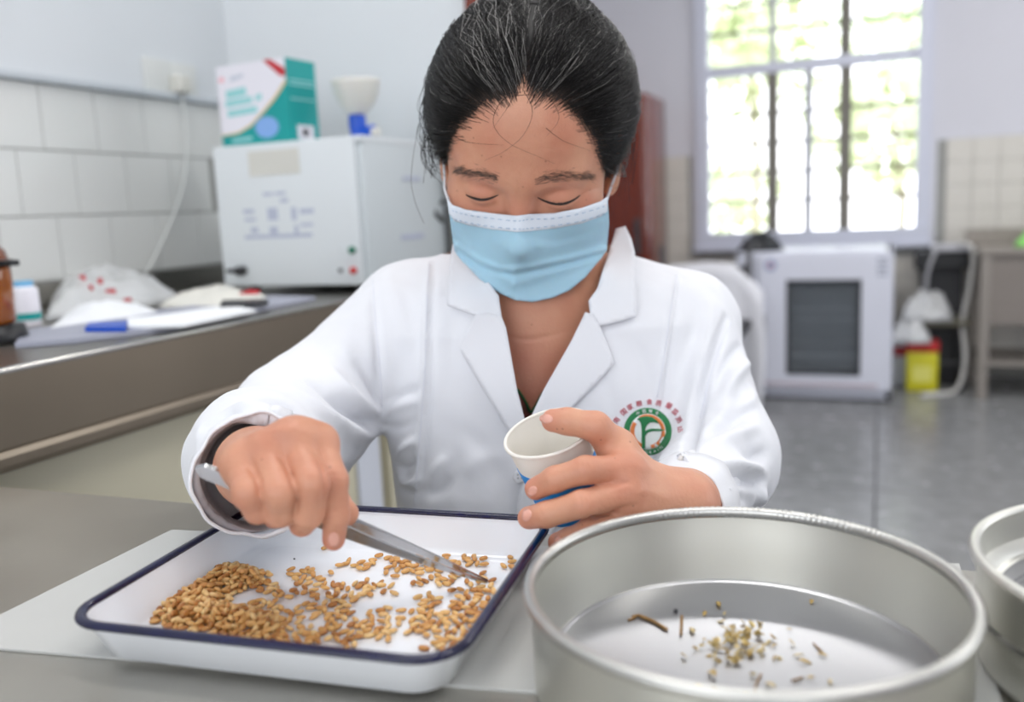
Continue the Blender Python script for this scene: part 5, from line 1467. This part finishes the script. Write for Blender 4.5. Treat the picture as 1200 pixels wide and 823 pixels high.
# loose hairs over forehead and temple
rows = [[(600, 108), (585, 122), (578, 140), (583, 155), (600, 170), (632, 184), (650, 192)], [(612, 104), (622, 122), (623, 138), (612, 160), (590, 178), (568, 188)], [(618, 100), (625, 112), (628, 124)], [(604, 106), (596, 124), (578, 150)],
        [(632, 102), (648, 120), (655, 140), (640, 160)], [(560, 112), (545, 126), (530, 150)], [(556, 118), (548, 134), (534, 156)], [(570, 112), (556, 130), (540, 146)], [(520, 150), (545, 166), (590, 170)],
        [(655, 108), (676, 125), (690, 150), (700, 180), (708, 212), (709, 232)], [(652, 110), (672, 128), (688, 156), (698, 186)], [(660, 112), (680, 132), (694, 160), (704, 190), (711, 222)], [(660, 118), (676, 140), (686, 160)], [(664, 116), (684, 146), (702, 186), (710, 206)],
        [(640, 150), (660, 165), (690, 176)], [(600, 112), (640, 112), (668, 124)], [(610, 108), (580, 112), (560, 124), (540, 150)]]
hairs_px([smoothpoly([(a, b_, 0) for a, b_ in r_], 4) for r_ in rows], bb, .00022, 'loose_hairs', M_hair, cap, lift=.0012)
MB().tube(smoothpoly(A3([(505, 95, .79), (490, 150, .79), (482, 205, .785), (486, 235, .785), (497, 262, .785)]), 6), .00018, 4).build('stray_hair', M_hair, cap, smooth=True)
# gathered ponytail behind
pt = MB(); pc = fromH((0, .105, .01))
for k in range(160):
    j = rng.normal(size=3) * .010; pt.tube(smoothpoly([fromH((j[0], .085, .02 + j[2])), fromH((j[0] * 1.3, .125, -.005 + j[2])), pc + np.array([j[0], j[1], -.10]) + BH * .03, pc + np.array([j[0] * .6, j[1] * .6, -.20])+ BH * .02], 4), .0009, 4, cap=False)
tag(pt.build('ponytail', M_hair, cap, smooth=True), kind='stuff')

# ================================================================ the coat
M_coat = material('coat_cotton', lin((230, 231, 236)), .85, noise=.02, nscale=6, bump=.30, bscale=30, sheen=.15)
M_coatin = M_coat
Zr = [AT(620, y, .865)[2] for y in (285, 305, 335, 375, 440, 520, 600, 700)]
hwv = [.045, .052, .110, .150, .156, .146, .142, .150]
hdv = [.050, .060, .075, .090, .098, .105, .115, .120]
cxv = [626, 627, 629, 631, 633, 636, 640, 645]
TCx = [(AT(x, y, .865) - CO) @ RH for x, y in zip(cxv, (285, 305, 335, 375, 440, 520, 600, 700))]
TCy = (AT(630, 450, .868) - CO) @ BH
Zr = np.array(Zr[::-1]); hwv = np.array(hwv[::-1]); hdv = np.array(hdv[::-1]); TCx = np.array(TCx[::-1])
Zr = np.r_[.44, .60, Zr]; hwv = np.r_[.185, .165, hwv]; hdv = np.r_[.13, .122, hdv]; TCx = np.r_[TCx[0], TCx[0], TCx]
SH_R, EL_R, MD_R, CU_R = AT(480, 374, .865), AT(350, 498, .800), AT(303, 538, .670), AT(300, 556, .590)
SH_L, EL_L, CU_L = AT(800, 380, .862), AT(843, 540, .775), AT(803, 597, .632)
def torso(P):
    q = P - CO; a = q @ RH; bq = q @ BH; z = P[:, 2]
    hw = np.interp(z, Zr, hwv); hd = np.interp(z, Zr, hdv); cx = np.interp(z, Zr, TCx)
    cyy = TCy - .02 * np.clip((.95 - z) / .2, 0, 1) + .0 
    k = (np.abs((a - cx) / hw) ** 2.4 + np.abs((bq - cyy) / hd) ** 2.4) ** (1 / 2.4)
    d = (k - 1) * np.minimum(hw, hd) * .9
    d = np.maximum(d, z - (AT(620, 285, .865)[2])); d = np.maximum(d, .45 - z)
    return d
def coat_sdf(P):
    d = torso(P)
    d = smin(d, cone(P, AT(575, 335, .872), SH_R, .045, .052), .045)
    d = smin(d, cone(P, AT(682, 335, .872), SH_L, .045, .048), .045)
    sl = smin(cone(P, SH_R, EL_R, .053, .054), cone(P, EL_R, MD_R, .054, .050), .03)
    sl = smin(sl, cone(P, MD_R, CU_R, .050, .040), .02)
    inn = cone(P, AT(302, 552, .640), AT(300, 558, .560), .0365, .0365)
    plane = ((P - CU_R) @ ((CU_R - MD_R) / np.linalg.norm(CU_R - MD_R)))
    sl = smax(sl, plane - .002, .003); sl = smax(sl, -inn, .002)
    d = smin(d, sl, .014)
    sl = smin(cone(P, SH_L, EL_L, .050, .046), cone(P, EL_L, CU_L, .046, .033), .025)
    n_ = (CU_L - EL_L) / np.linalg.norm(CU_L - EL_L)
    inn = cone(P, CU_L - n_ * .05, CU_L + n_ * .05, .030, .030)
    sl = smax(sl, (P - CU_L) @ n_ - .002, .003); sl = smax(sl, -inn, .002)
    d = smin(d, sl, .012)
    return d
pts_ = np.array([SH_R, EL_R, CU_R, SH_L, EL_L, CU_L, AT(620, 285, .865)])
lo = pts_.min(0) - .075; hi = pts_.max(0) + .075
tc3 = CO + RH * TCx[-5] + BH * TCy
lo = np.minimum(lo, tc3 - np.array([.2, .16, 0])); hi = np.maximum(hi, tc3 + np.array([.2, .16, 0])); lo[2] = .44
hi[2] = AT(620, 285, .865)[2] + .03
CV, CFc = nets(coat_sdf, lo, hi, .0026)
CV = relax_mesh(CV, CFc, 3)
cbv = bvh_of(CV, CFc); cN = vnormals(CV, CFc)
# broad cloth undulation (geometry)
def pn(P, s, o_):
    q = P * s + o_
    return np.sin(q[:, 0] + 1.7 * np.sin(q[:, 1] * .9)) * np.cos(q[:, 2] + 1.3 * np.sin(q[:, 0] * .8)) + .5 * np.sin(2.1 * q[:, 1] + 1.1 * q[:, 2])
w = np.clip(1, 0, 1)
CV = CV + cN * (.0010 * pn(CV, np.array([60, 60, 22]), 1.0) + .0005 * pn(CV, np.array([130, 120, 60]), 4.0))[:, None]
cbv = bvh_of(CV, CFc)
FO = [  # (points, height, width)
    # arm holding the tweezers
    ([(447, 500), (425, 492), (398, 474), (372, 452), (350, 440)], -.0045, .007), ([(447, 488), (425, 475), (400, 452), (385, 430)], .0035, .008), ([(440, 508), (410, 505), (380, 490), (350, 466), (325, 455)], .0045, .008),
    ([(300, 468), (330, 474), (352, 490), (360, 508)], -.0045, .006), ([(272, 480), (305, 484), (335, 496), (345, 512)], .004, .006), ([(262, 492), (290, 482), (320, 486)], -.0025, .005),
    ([(436, 340), (440, 380), (444, 430), (447, 486)], -.0022, .004), ([(415, 420), (435, 450), (446, 480)], -.003, .006), ([(390, 400), (415, 420), (430, 440)], .0018, .008), ([(233, 520), (240, 500), (262, 486)], .002, .006),
    ([(380, 520), (350, 512), (330, 510)], -.003, .006), ([(400, 545), (370, 530), (352, 520)], .002, .006),
    # torso left of the front edge
    ([(503, 300), (500, 360), (498, 430), (493, 500), (488, 560), (486, 592)], .0022, .0030), ([(508, 300), (506, 360), (504, 430), (500, 500), (495, 560)], -.0016, .0028),
    ([(450, 470), (470, 462), (494, 456)], -.0018, .004), ([(452, 482), (475, 474), (496, 470)], .0016, .004), ([(452, 500), (470, 500), (492, 492)], -.0016, .004),
    ([(466, 536), (476, 524), (490, 516)], .0028, .004), ([(462, 545), (474, 548), (490, 538)], -.003, .0035), ([(468, 560), (480, 566), (492, 560)], .0028, .0035), ([(464, 530), (468, 545), (476, 556)], -.0022, .003), ([(470, 575), (484, 578), (500, 572)], -.002, .004),
    ([(505, 560), (515, 545), (525, 535)], .002, .005), ([(500, 580), (515, 575), (530, 560)], -.0022, .005), ([(520, 330), (530, 370), (528, 420), (522, 470)], -.0012, .007), ([(545, 560), (560, 540), (590, 535)], .0012, .008), ([(530, 500), (560, 520), (590, 560)], -.001, .009),
    ([(455, 330), (470, 370), (470, 420)], .0014, .008), ([(470, 340), (485, 385), (486, 430)], -.0012, .007),
    # right half, seams and armhole
    ([(793, 322), (785, 370), (778, 420), (770, 470), (764, 500)], .0018, .0028), ([(798, 322), (790, 370), (783, 420), (775, 470)], -.0012, .0026),
    ([(852, 372), (838, 410), (826, 450), (816, 492), (806, 530), (796, 556)], -.0055, .0045), ([(846, 372), (830, 412), (818, 452), (808, 490)], .0018, .006),
    ([(745, 400), (760, 430), (758, 470)], -.0014, .008), ([(820, 350), (812, 390), (800, 430), (796, 470)], -.0018, .007), ([(835, 355), (826, 400), (812, 440)], .0018, .006),
    # arm holding the cup
    ([(868, 405), (850, 430), (838, 460)], -.0032, .005), ([(876, 425), (856, 448), (840, 478)], .003, .005), ([(880, 480), (855, 495), (830, 510)], -.0034, .0055), ([(885, 500), (862, 512), (838, 520)], .0032, .0055), ([(860, 450), (850, 480), (835, 505)], .002, .006),
    ([(892, 565), (865, 560), (838, 556), (820, 548)], -.0045, .0055), ([(896, 555), (870, 548), (840, 542)], .0035, .0055), ([(886, 590), (888, 578), (896, 566)], .004, .005), ([(830, 570), (850, 575), (878, 588)], -.0025, .005), ([(822, 552), (840, 560), (862, 570)], .002, .005),
    ([(888, 450), (880, 470), (868, 484)], .002, .005), ([(900, 530), (885, 535), (870, 530)], -.003, .006),
]
Nc = vnormals(CV, CFc)
for pts, amp, wid in FO: CV = fold_px(CV, Nc, cbv, pts, amp * (2.3 if abs(amp) > .0024 else 1.8), wid)
CV = relax_mesh(CV, CFc, 1)
cbv_full = bvh_of(CV, CFc)
# neckline opening: remove the front cloth inside the V and the top plug
px, dz = project(CV)
cen = CV[CFc].mean(1); cp, cd = project(cen)
Vn = np.array([(552, 262), (574, 348), (583, 386), (597, 460), (612, 512), (648, 462), (681, 403), (710, 344), (730, 262)])
kill = np.array([inpoly(q, Vn) for q in cp]) & (cd < .868)
zt = AT(620, 285, .865)[2]
kill |= cen[:, 2] > zt - .006
keepf = CFc[~kill]
used = np.zeros(len(CV), bool); used[keepf.ravel()] = True; rem = np.cumsum(used) - 1
coat = mk('lab_coat', CV[used], rem[keepf], M_coat, person)
cbv = bvh_of(CV[used], rem[keepf])

def P_(*a, **k): return patch(*a, **k)
st = 5.0
lapA = [(529, 286), (531, 293), (524, 357), (540, 363), (557, 369), (546, 391), (538, 409), (570, 462), (602, 515), (611, 509), (617, 500), (606, 457), (593, 384), (584, 346), (560, 318), (545, 296)]
colL = [(531, 284), (528, 300), (524, 357), (540, 363), (557, 369), (570, 378), (588, 372), (584, 346), (566, 322), (546, 296)]
lapL = [(557, 369), (546, 391), (538, 409), (570, 462), (602, 515), (611, 509), (617, 500), (606, 457), (593, 384), (588, 372), (572, 366)]
colR = [(722, 268), (733, 265), (740, 280), (744, 296), (746, 371), (724, 377), (703, 382), (692, 372), (690, 352), (700, 338), (712, 300)]
lapR = [(703, 382), (712, 404), (720, 426), (696, 452), (668, 480), (640, 506), (618, 530), (606, 520), (617, 500), (637, 457), (670, 399), (686, 366), (694, 368)]
cl_o, a_, b_ = P_(lapL, [cbv_full], st, .0045, .0016, 'lapel', M_coat, coat, relax=30, keep=.0030)
cr_o, a2_, b2_ = P_(lapR, [cbv_full], st, .0055, .0016, 'lapel', M_coat, coat, relax=30, keep=.0035)
P_(colL, [cbv_full, bb], st, .0085, .0018, 'collar', M_coat, coat, relax=30, keep=.006)
P_(colR, [cbv_full, bb], st, .0085, .0018, 'collar', M_coat, coat, relax=30, keep=.006)
# collar behind the neck
V = []; Fc = []; m_ = 24
for i in range(m_ + 1):
    a = math.pi * i / m_; base_ = CO * 0 + (AT(627, 330, .885)); r_ = .074
    for h_, ro in ((-.03, .008), (.012, .0), (.020, .004), (.012, .006), (-.035, .016)):
        V.append(base_ + RH * (-(r_ + ro) * math.cos(a)) + BH * ((r_ + ro) * math.sin(a) * .85) + UP * (h_ + .030 * math.sin(a)))
for i in range(m_):
    for j in range(4): q = i * 5 + j; Fc.append((q, q + 5, q + 6, q + 1))
mk('back_collar', V, Fc, M_coat, coat)
# lower front edge (overlap) and pocket
P_([(606, 520), (618, 530), (612, 560), (606, 592), (603, 625), (640, 640), (660, 600), (660, 540), (640, 506)], [cbv_full], 6, .0035, .0014, 'front_overlap', M_coat, coat, relax=10, keep=.002)
line_on([(764, 539), (778, 540), (792, 535), (805, 530)], [cbv], .0009, .0004, 'pocket_edge', M_coat, coat)
P_([(757, 540), (778, 541), (792, 536), (803, 531), (798, 543), (772, 550)], [cbv], 5, .0016, .0009, 'pocket', material('coat_cream_side', lin((234, 232, 228)), .85), coat)
M_btn = material('button_white', lin((232, 232, 236)), .3)
btn, _, _ = P_(ellpx(608, 559, 7, 8, 10, 20), [cbv], 2.5, .005, .0018, 'button', M_btn, coat)
hol = MB()
for (a, b_) in ((607, 557), (611, 557), (607, 561), (611, 561)):
    h_, d = hit(cbv, a, b_); q = AT(a, b_, d - .0053); hol.lathe([(0, .0006), (.0006, .0006), (.0006, 0), (0, 0)], 8, q)
tag(hol.build('button_holes', M_dgrey, btn), kind='stuff')
# seams as fine raised threads
M_seam = material('seam_thread', lin((224, 226, 234)), .9)
for pts in ([(503, 302), (500, 360), (498, 430), (493, 500), (488, 560), (486, 588)], [(437, 328), (440, 380), (445, 430), (448, 478)], [(793, 322), (785, 370), (778, 420), (770, 466)], [(857, 378), (842, 412), (830, 450), (820, 490)]):
    line_on(pts, [cbv], .0005, .0001, 'seam', M_seam, coat)
# hem stitching line along collar and lapels
# cuffs
def ring_cuff(C, axis, r0, r1, w_, name, thick=.0022, ph=0):
    axis = axis / np.linalg.norm(axis); e1_ = np.cross(axis, UP); e1_ /= np.linalg.norm(e1_); e2_ = np.cross(axis, e1_)
    V = []; Fc = []; seg = 72; prof = [(0, r0), (w_ * .5, (r0 + r1) / 2), (w_, r1), (w_ + .0012, r1 - thick * .5), (w_, r1 - thick), (w_ * .5, (r0 + r1) / 2 - thick), (0, r0 - thick)]
    for j in range(seg):
        a = 2 * math.pi * j / seg
        wob_ = 1 + .03 * math.sin(3 * a + ph) + .018 * math.sin(7 * a + ph * 2) + .01 * math.sin(13 * a)
        for s_, r_ in prof: V.append(C + axis * (s_ * (1 + .15 * math.sin(2 * a + ph))) + (e1_ * math.cos(a) + e2_ * math.sin(a) * 1.06) * r_ * wob_)
    n_ = len(prof)
    for j in range(seg):
        k = (j + 1) % seg
        for i in range(n_): i2 = (i + 1) % n_; Fc.append((j * n_ + i, j * n_ + i2, k * n_ + i2, k * n_ + i))
    return mk(name, V, Fc, M_coat, coat)
ring_cuff(AT(299, 555, .612), AT(298, 558, .560) - AT(299, 555, .612), .0425, .0385, .042, 'cuff', ph=1.0)
nL = (CU_L - EL_L)
ring_cuff(CU_L - nL / np.linalg.norm(nL) * .018, nL, .0365, .0325, .036, 'cuff', ph=2.2)

# inner shirt: green neckline over a printed blouse
M_blouse = material('blouse_floral', lin((70, 62, 54)), .8, noise=.6, nscale=130, dark=lin((170, 90, 80)))
M_gtrim = material('green_trim', lin((30, 92, 48)), .7)
bl, BLV, BLT = P_([(600, 452), (609, 458), (617, 470), (623, 482), (630, 474), (638, 460), (646, 452), (640, 480), (620, 512), (606, 500)], [bb], 3.5, .0035, .001, 'blouse', M_blouse, person, relax=4, keep=.002)
blb = BVHTree.FromPolygons([tuple(v) for v in BLV], [tuple(int(i) for i in f) for f in BLT])
line_on([(606, 456), (611, 463), (617, 473), (622, 483), (628, 475), (634, 464), (638, 458)], [blb, bb], .0012, .001, 'green_piping', M_gtrim, bl)

# emblem on the coat front
M_eg = material('emblem_green', lin((38, 124, 74)), .7); M_eo = material('emblem_orange', lin((226, 128, 70)), .7); M_ew = material('emblem_white', lin((236, 240, 240)), .7); M_er = material('emblem_red', lin((196, 40, 66)), .7)
EC = (759.0, 506.0)
emb, _, _ = P_(ellpx(EC[0], EC[1], 28, 28, 0, 44), [cbv], 4, .0006, .0005, 'emblem', M_eg, coat)
P_(ellpx(EC[0], EC[1], 21, 21, 0, 40), [cbv], 4, .0009, .0005, 'emblem_field', M_ew, emb)
def ringseg(r0, r1, a0, a1, n=16):
    o = [(EC[0] + r1 * math.cos(math.radians(a0 + (a1 - a0) * k / n)), EC[1] + r1 * math.sin(math.radians(a0 + (a1 - a0) * k / n))) for k in range(n + 1)]
    i_ = [(EC[0] + r0 * math.cos(math.radians(a0 + (a1 - a0) * k / n)), EC[1] + r0 * math.sin(math.radians(a0 + (a1 - a0) * k / n))) for k in range(n, -1, -1)]
    return o + i_
P_(ringseg(16.2, 20.4, -120, 78), [cbv], 3, .0012, .0005, 'orange_ring', M_eo, emb)
P_(ringseg(15.5, 20.4, 112, 215), [cbv], 3, .0012, .0005, 'orange_ring', M_eo, emb)
def Z8(l): return [(700 + a / 6.857, 440 + b_ / 6.857) for a, b_ in l]
P_(Z8([(318, 352), (350, 335), (400, 328), (440, 335), (480, 362), (494, 388), (460, 378), (425, 380), (402, 398), (388, 425), (386, 460), (386, 590), (358, 588), (358, 430), (352, 385), (338, 362)]), [cbv], 2.2, .0015, .0005, 'leaf_letter', M_eg, emb)
P_(Z8([(384, 455), (400, 438), (440, 428), (500, 430), (546, 440), (500, 448), (440, 450), (405, 462), (386, 490)]), [cbv], 2.2, .0015, .0005, 'leaf_letter', M_eg, emb)
def glyph(ch, cx, cy, size, ang, mat, parent, off=.0007, name='letter'):
    cu = bpy.data.curves.new('t', 'FONT'); cu.body = ch; cu.size = 1.0; cu.align_x = 'CENTER'; cu.align_y = 'CENTER'; cu.resolution_u = 2; cu.offset = 0.0
    o = bpy.data.objects.new('t', cu); COL.objects.link(o)
    dg = bpy.context.evaluated_depsgraph_get(); me = bpy.data.meshes.new_from_object(o.evaluated_get(dg))
    bpy.data.objects.remove(o)
    V = np.array([v.co[:] for v in me.vertices]); Fg = [tuple(p.vertices) for p in me.polygons]; bpy.data.meshes.remove(me)
    if len(V) == 0: return None
    c_ = (V.max(0) + V.min(0)) / 2; V = V - c_
    sc_ = size / max(V[:, 1].max() - V[:, 1].min(), .3); ca, sa = math.cos(ang), math.sin(ang); out = []
    h_, d = hit(cbv, cx, cy)
    if h_ is None: return None
    for v in V:
        x, y = v[0] * sc_, -v[1] * sc_; qx, qy = cx + x * ca - y * sa, cy + x * sa + y * ca
        h2, d2 = hit(cbv, qx, qy); out.append(AT(qx, qy, (d2 if h2 is not None and abs(d2 - d) < .02 else d) - off))
    n_ = len(out); back = [CO + (np.array(v) - CO) * 1.0006 for v in out]
    cnt = {}
    for f in Fg:
        for a in range(len(f)): cnt[(f[a], f[(a + 1) % len(f)])] = 1
    FF = [tuple(f) for f in Fg] + [tuple(i + n_ for i in f[::-1]) for f in Fg] + [(a, a + n_, c + n_, c) for (a, c) in cnt if (c, a) not in cnt]
    return mk(name, out + back, FF, mat, parent, smooth=False)
red = '南国家粮食质量监测站'
rp_ = [(722.5, 492.5), (731, 483), (738.5, 477), (749, 473), (761, 471), (772, 472.5), (784, 475.5), (791.5, 482.5), (795.5, 491.5), (797, 503)]
for ch, (cx, cy) in zip(red, rp_):
    ang = math.atan2(cx - EC[0], -(cy - EC[1])); glyph(ch, cx, cy, 7.0, ang * .8, M_er, coat)
for ch, a in zip('中国粮食', (-28, -10, 8, 27)):
    r_ = math.radians(a); glyph(ch, EC[0] + 24.4 * math.sin(r_), EC[1] - 24.4 * math.cos(r_), 4.2, r_, M_ew, emb, .0012)
for ch, a in zip('CHINAGRAIN', (58, 46, 36, 28, 19, 4, -8, -20, -30, -40)):
    r_ = math.radians(a); glyph(ch, EC[0] - 24.4 * math.sin(r_), EC[1] + 24.4 * math.cos(r_), 3.4, r_, M_ew, emb, .0012)

# legs, trousers and shoes below the table; stool
hipc = CO + RH * TCx[0] + BH * TCy; hipc[2] = .525
M_tr = material('dark_trousers', lin((44, 46, 56)), .85)
def legs_sdf(P):
    d = ellip(P, hipc + UP * .0, (.16, .13, .10), np.stack([RH, BH, UP], 1))
    for s_ in (-1, 1):
        h_ = hipc + RH * .085 * s_ - BH * .02; k_ = hipc + RH * .12 * s_ - BH * .36 - UP * .01; f_ = hipc + RH * .12 * s_ - BH * .33; f_ = f_ * np.array([1, 1, 0]) + UP * .11
        d = smin(d, cone(P, h_, k_, .080, .060), .04); d = smin(d, cone(P, k_, f_, .058, .045), .03)
    return d
TV, TF = nets(legs_sdf, hipc - np.array([.5, .55, .48]), hipc + np.array([.5, .35, .12]), .008); TV = relax_mesh(TV, TF, 2)
mk('trousers', TV, TF, M_tr, person)
for s_ in (-1, 1):
    f_ = hipc + RH * .12 * s_ - BH * .33; f_ = f_ * np.array([1, 1, 0])
    V, Fs_ = nets(lambda P: smax(smin(ellip(P, f_ + UP * .045 - BH * .07, (.042, .12, .045), np.stack([RH, BH, UP], 1)), cone(P, f_ + UP * .05, f_ + UP * .11, .04, .042), .03), .004 - P[:, 2], .005), f_ - np.array([.22, .22, .03]), f_ + np.array([.22, .22, .17]), .007)
    mk('shoe', V, Fs_, M_black, person)
stl = thing('stool', hipc * np.array([1, 1, 0]) + BH * .03, 'round dark stool under the seated person', 'stool')
sc_ = hipc * np.array([1, 1, 0]) + BH * .03
MB().lathe([(0, .375), (.17, .375), (.178, .385), (.178, .400), (.165, .410), (0, .412)], 40, sc_).build('seat', M_black, stl, smooth=True)
for a in range(4):
    t = math.radians(45 + 90 * a); MB().tube([sc_ + np.array([.12 * math.cos(t), .12 * math.sin(t), .376]), sc_ + np.array([.19 * math.cos(t), .19 * math.sin(t), 0])], .012, 10).build('leg', M_knobg, stl, smooth=True)

# ================================================================ paper cup
M_cup = material('paper_cup_white', lin((236, 232, 224)), .55); M_cupb = material('cup_blue_print', lin((18, 140, 220)), .5)
ctop = AT(642, 506, .596); 
cax = (CR * (-30) + CU * 93); cax /= np.linalg.norm(cax); cax = cax * .92 - CF * .39; cax /= np.linalg.norm(cax)   # bottom -> top
HCp = .064; cbot = ctop - cax * HCp
e1_ = np.cross(cax, CF); e1_ /= np.linalg.norm(e1_); e2_ = np.cross(cax, e1_)
cup = thing('paper_cup', cbot, 'small white paper cup with a blue print, held tilted in the left hand', 'cup')
def cupl(prof, name, mat):
    V = []; Fc = []; seg = 64; n_ = len(prof)
    for j in range(seg):
        a = 2 * math.pi * j / seg
        for r_, s_ in prof: V.append(cbot + cax * s_ + (e1_ * math.cos(a) + e2_ * math.sin(a)) * r_)
    for j in range(seg):
        k = (j + 1) % seg
        for i in range(n_): i2 = (i + 1) % n_; Fc.append((j * n_ + i, k * n_ + i, k * n_ + i2, j * n_ + i2))
    return auto_smooth(mk(name, V, Fc, mat, cup), .9)
def rc(s_): return .0215 + (.0300 - .0215) * s_ / HCp
cupl([(rc(0), 0), (rc(.06), .0625), (rc(.06) - .0006, .0625), (rc(.004) - .0006, .004), (.0001, .004), (.0001, .0032), (rc(0) - .0008, .0032), (rc(0) - .0008, 0)], 'cup_wall', M_cup)
cupl([(.0300 + .0013 * math.cos(t), .0632 + .0013 * math.sin(t)) for t in np.linspace(0, 2 * math.pi, 10, endpoint=False)], 'rolled_lip', M_cup)
cupl([(rc(.016) + .0002, .016), (rc(.044) + .0002, .044), (rc(.044) - .0002, .044), (rc(.016) - .0002, .016)], 'blue_band', M_cupb)
cupl([(rc(.001) + .0002, .001), (rc(.009) + .0002, .009), (rc(.009) - .0002, .009), (rc(.001) - .0002, .001)], 'blue_band', M_cupb)
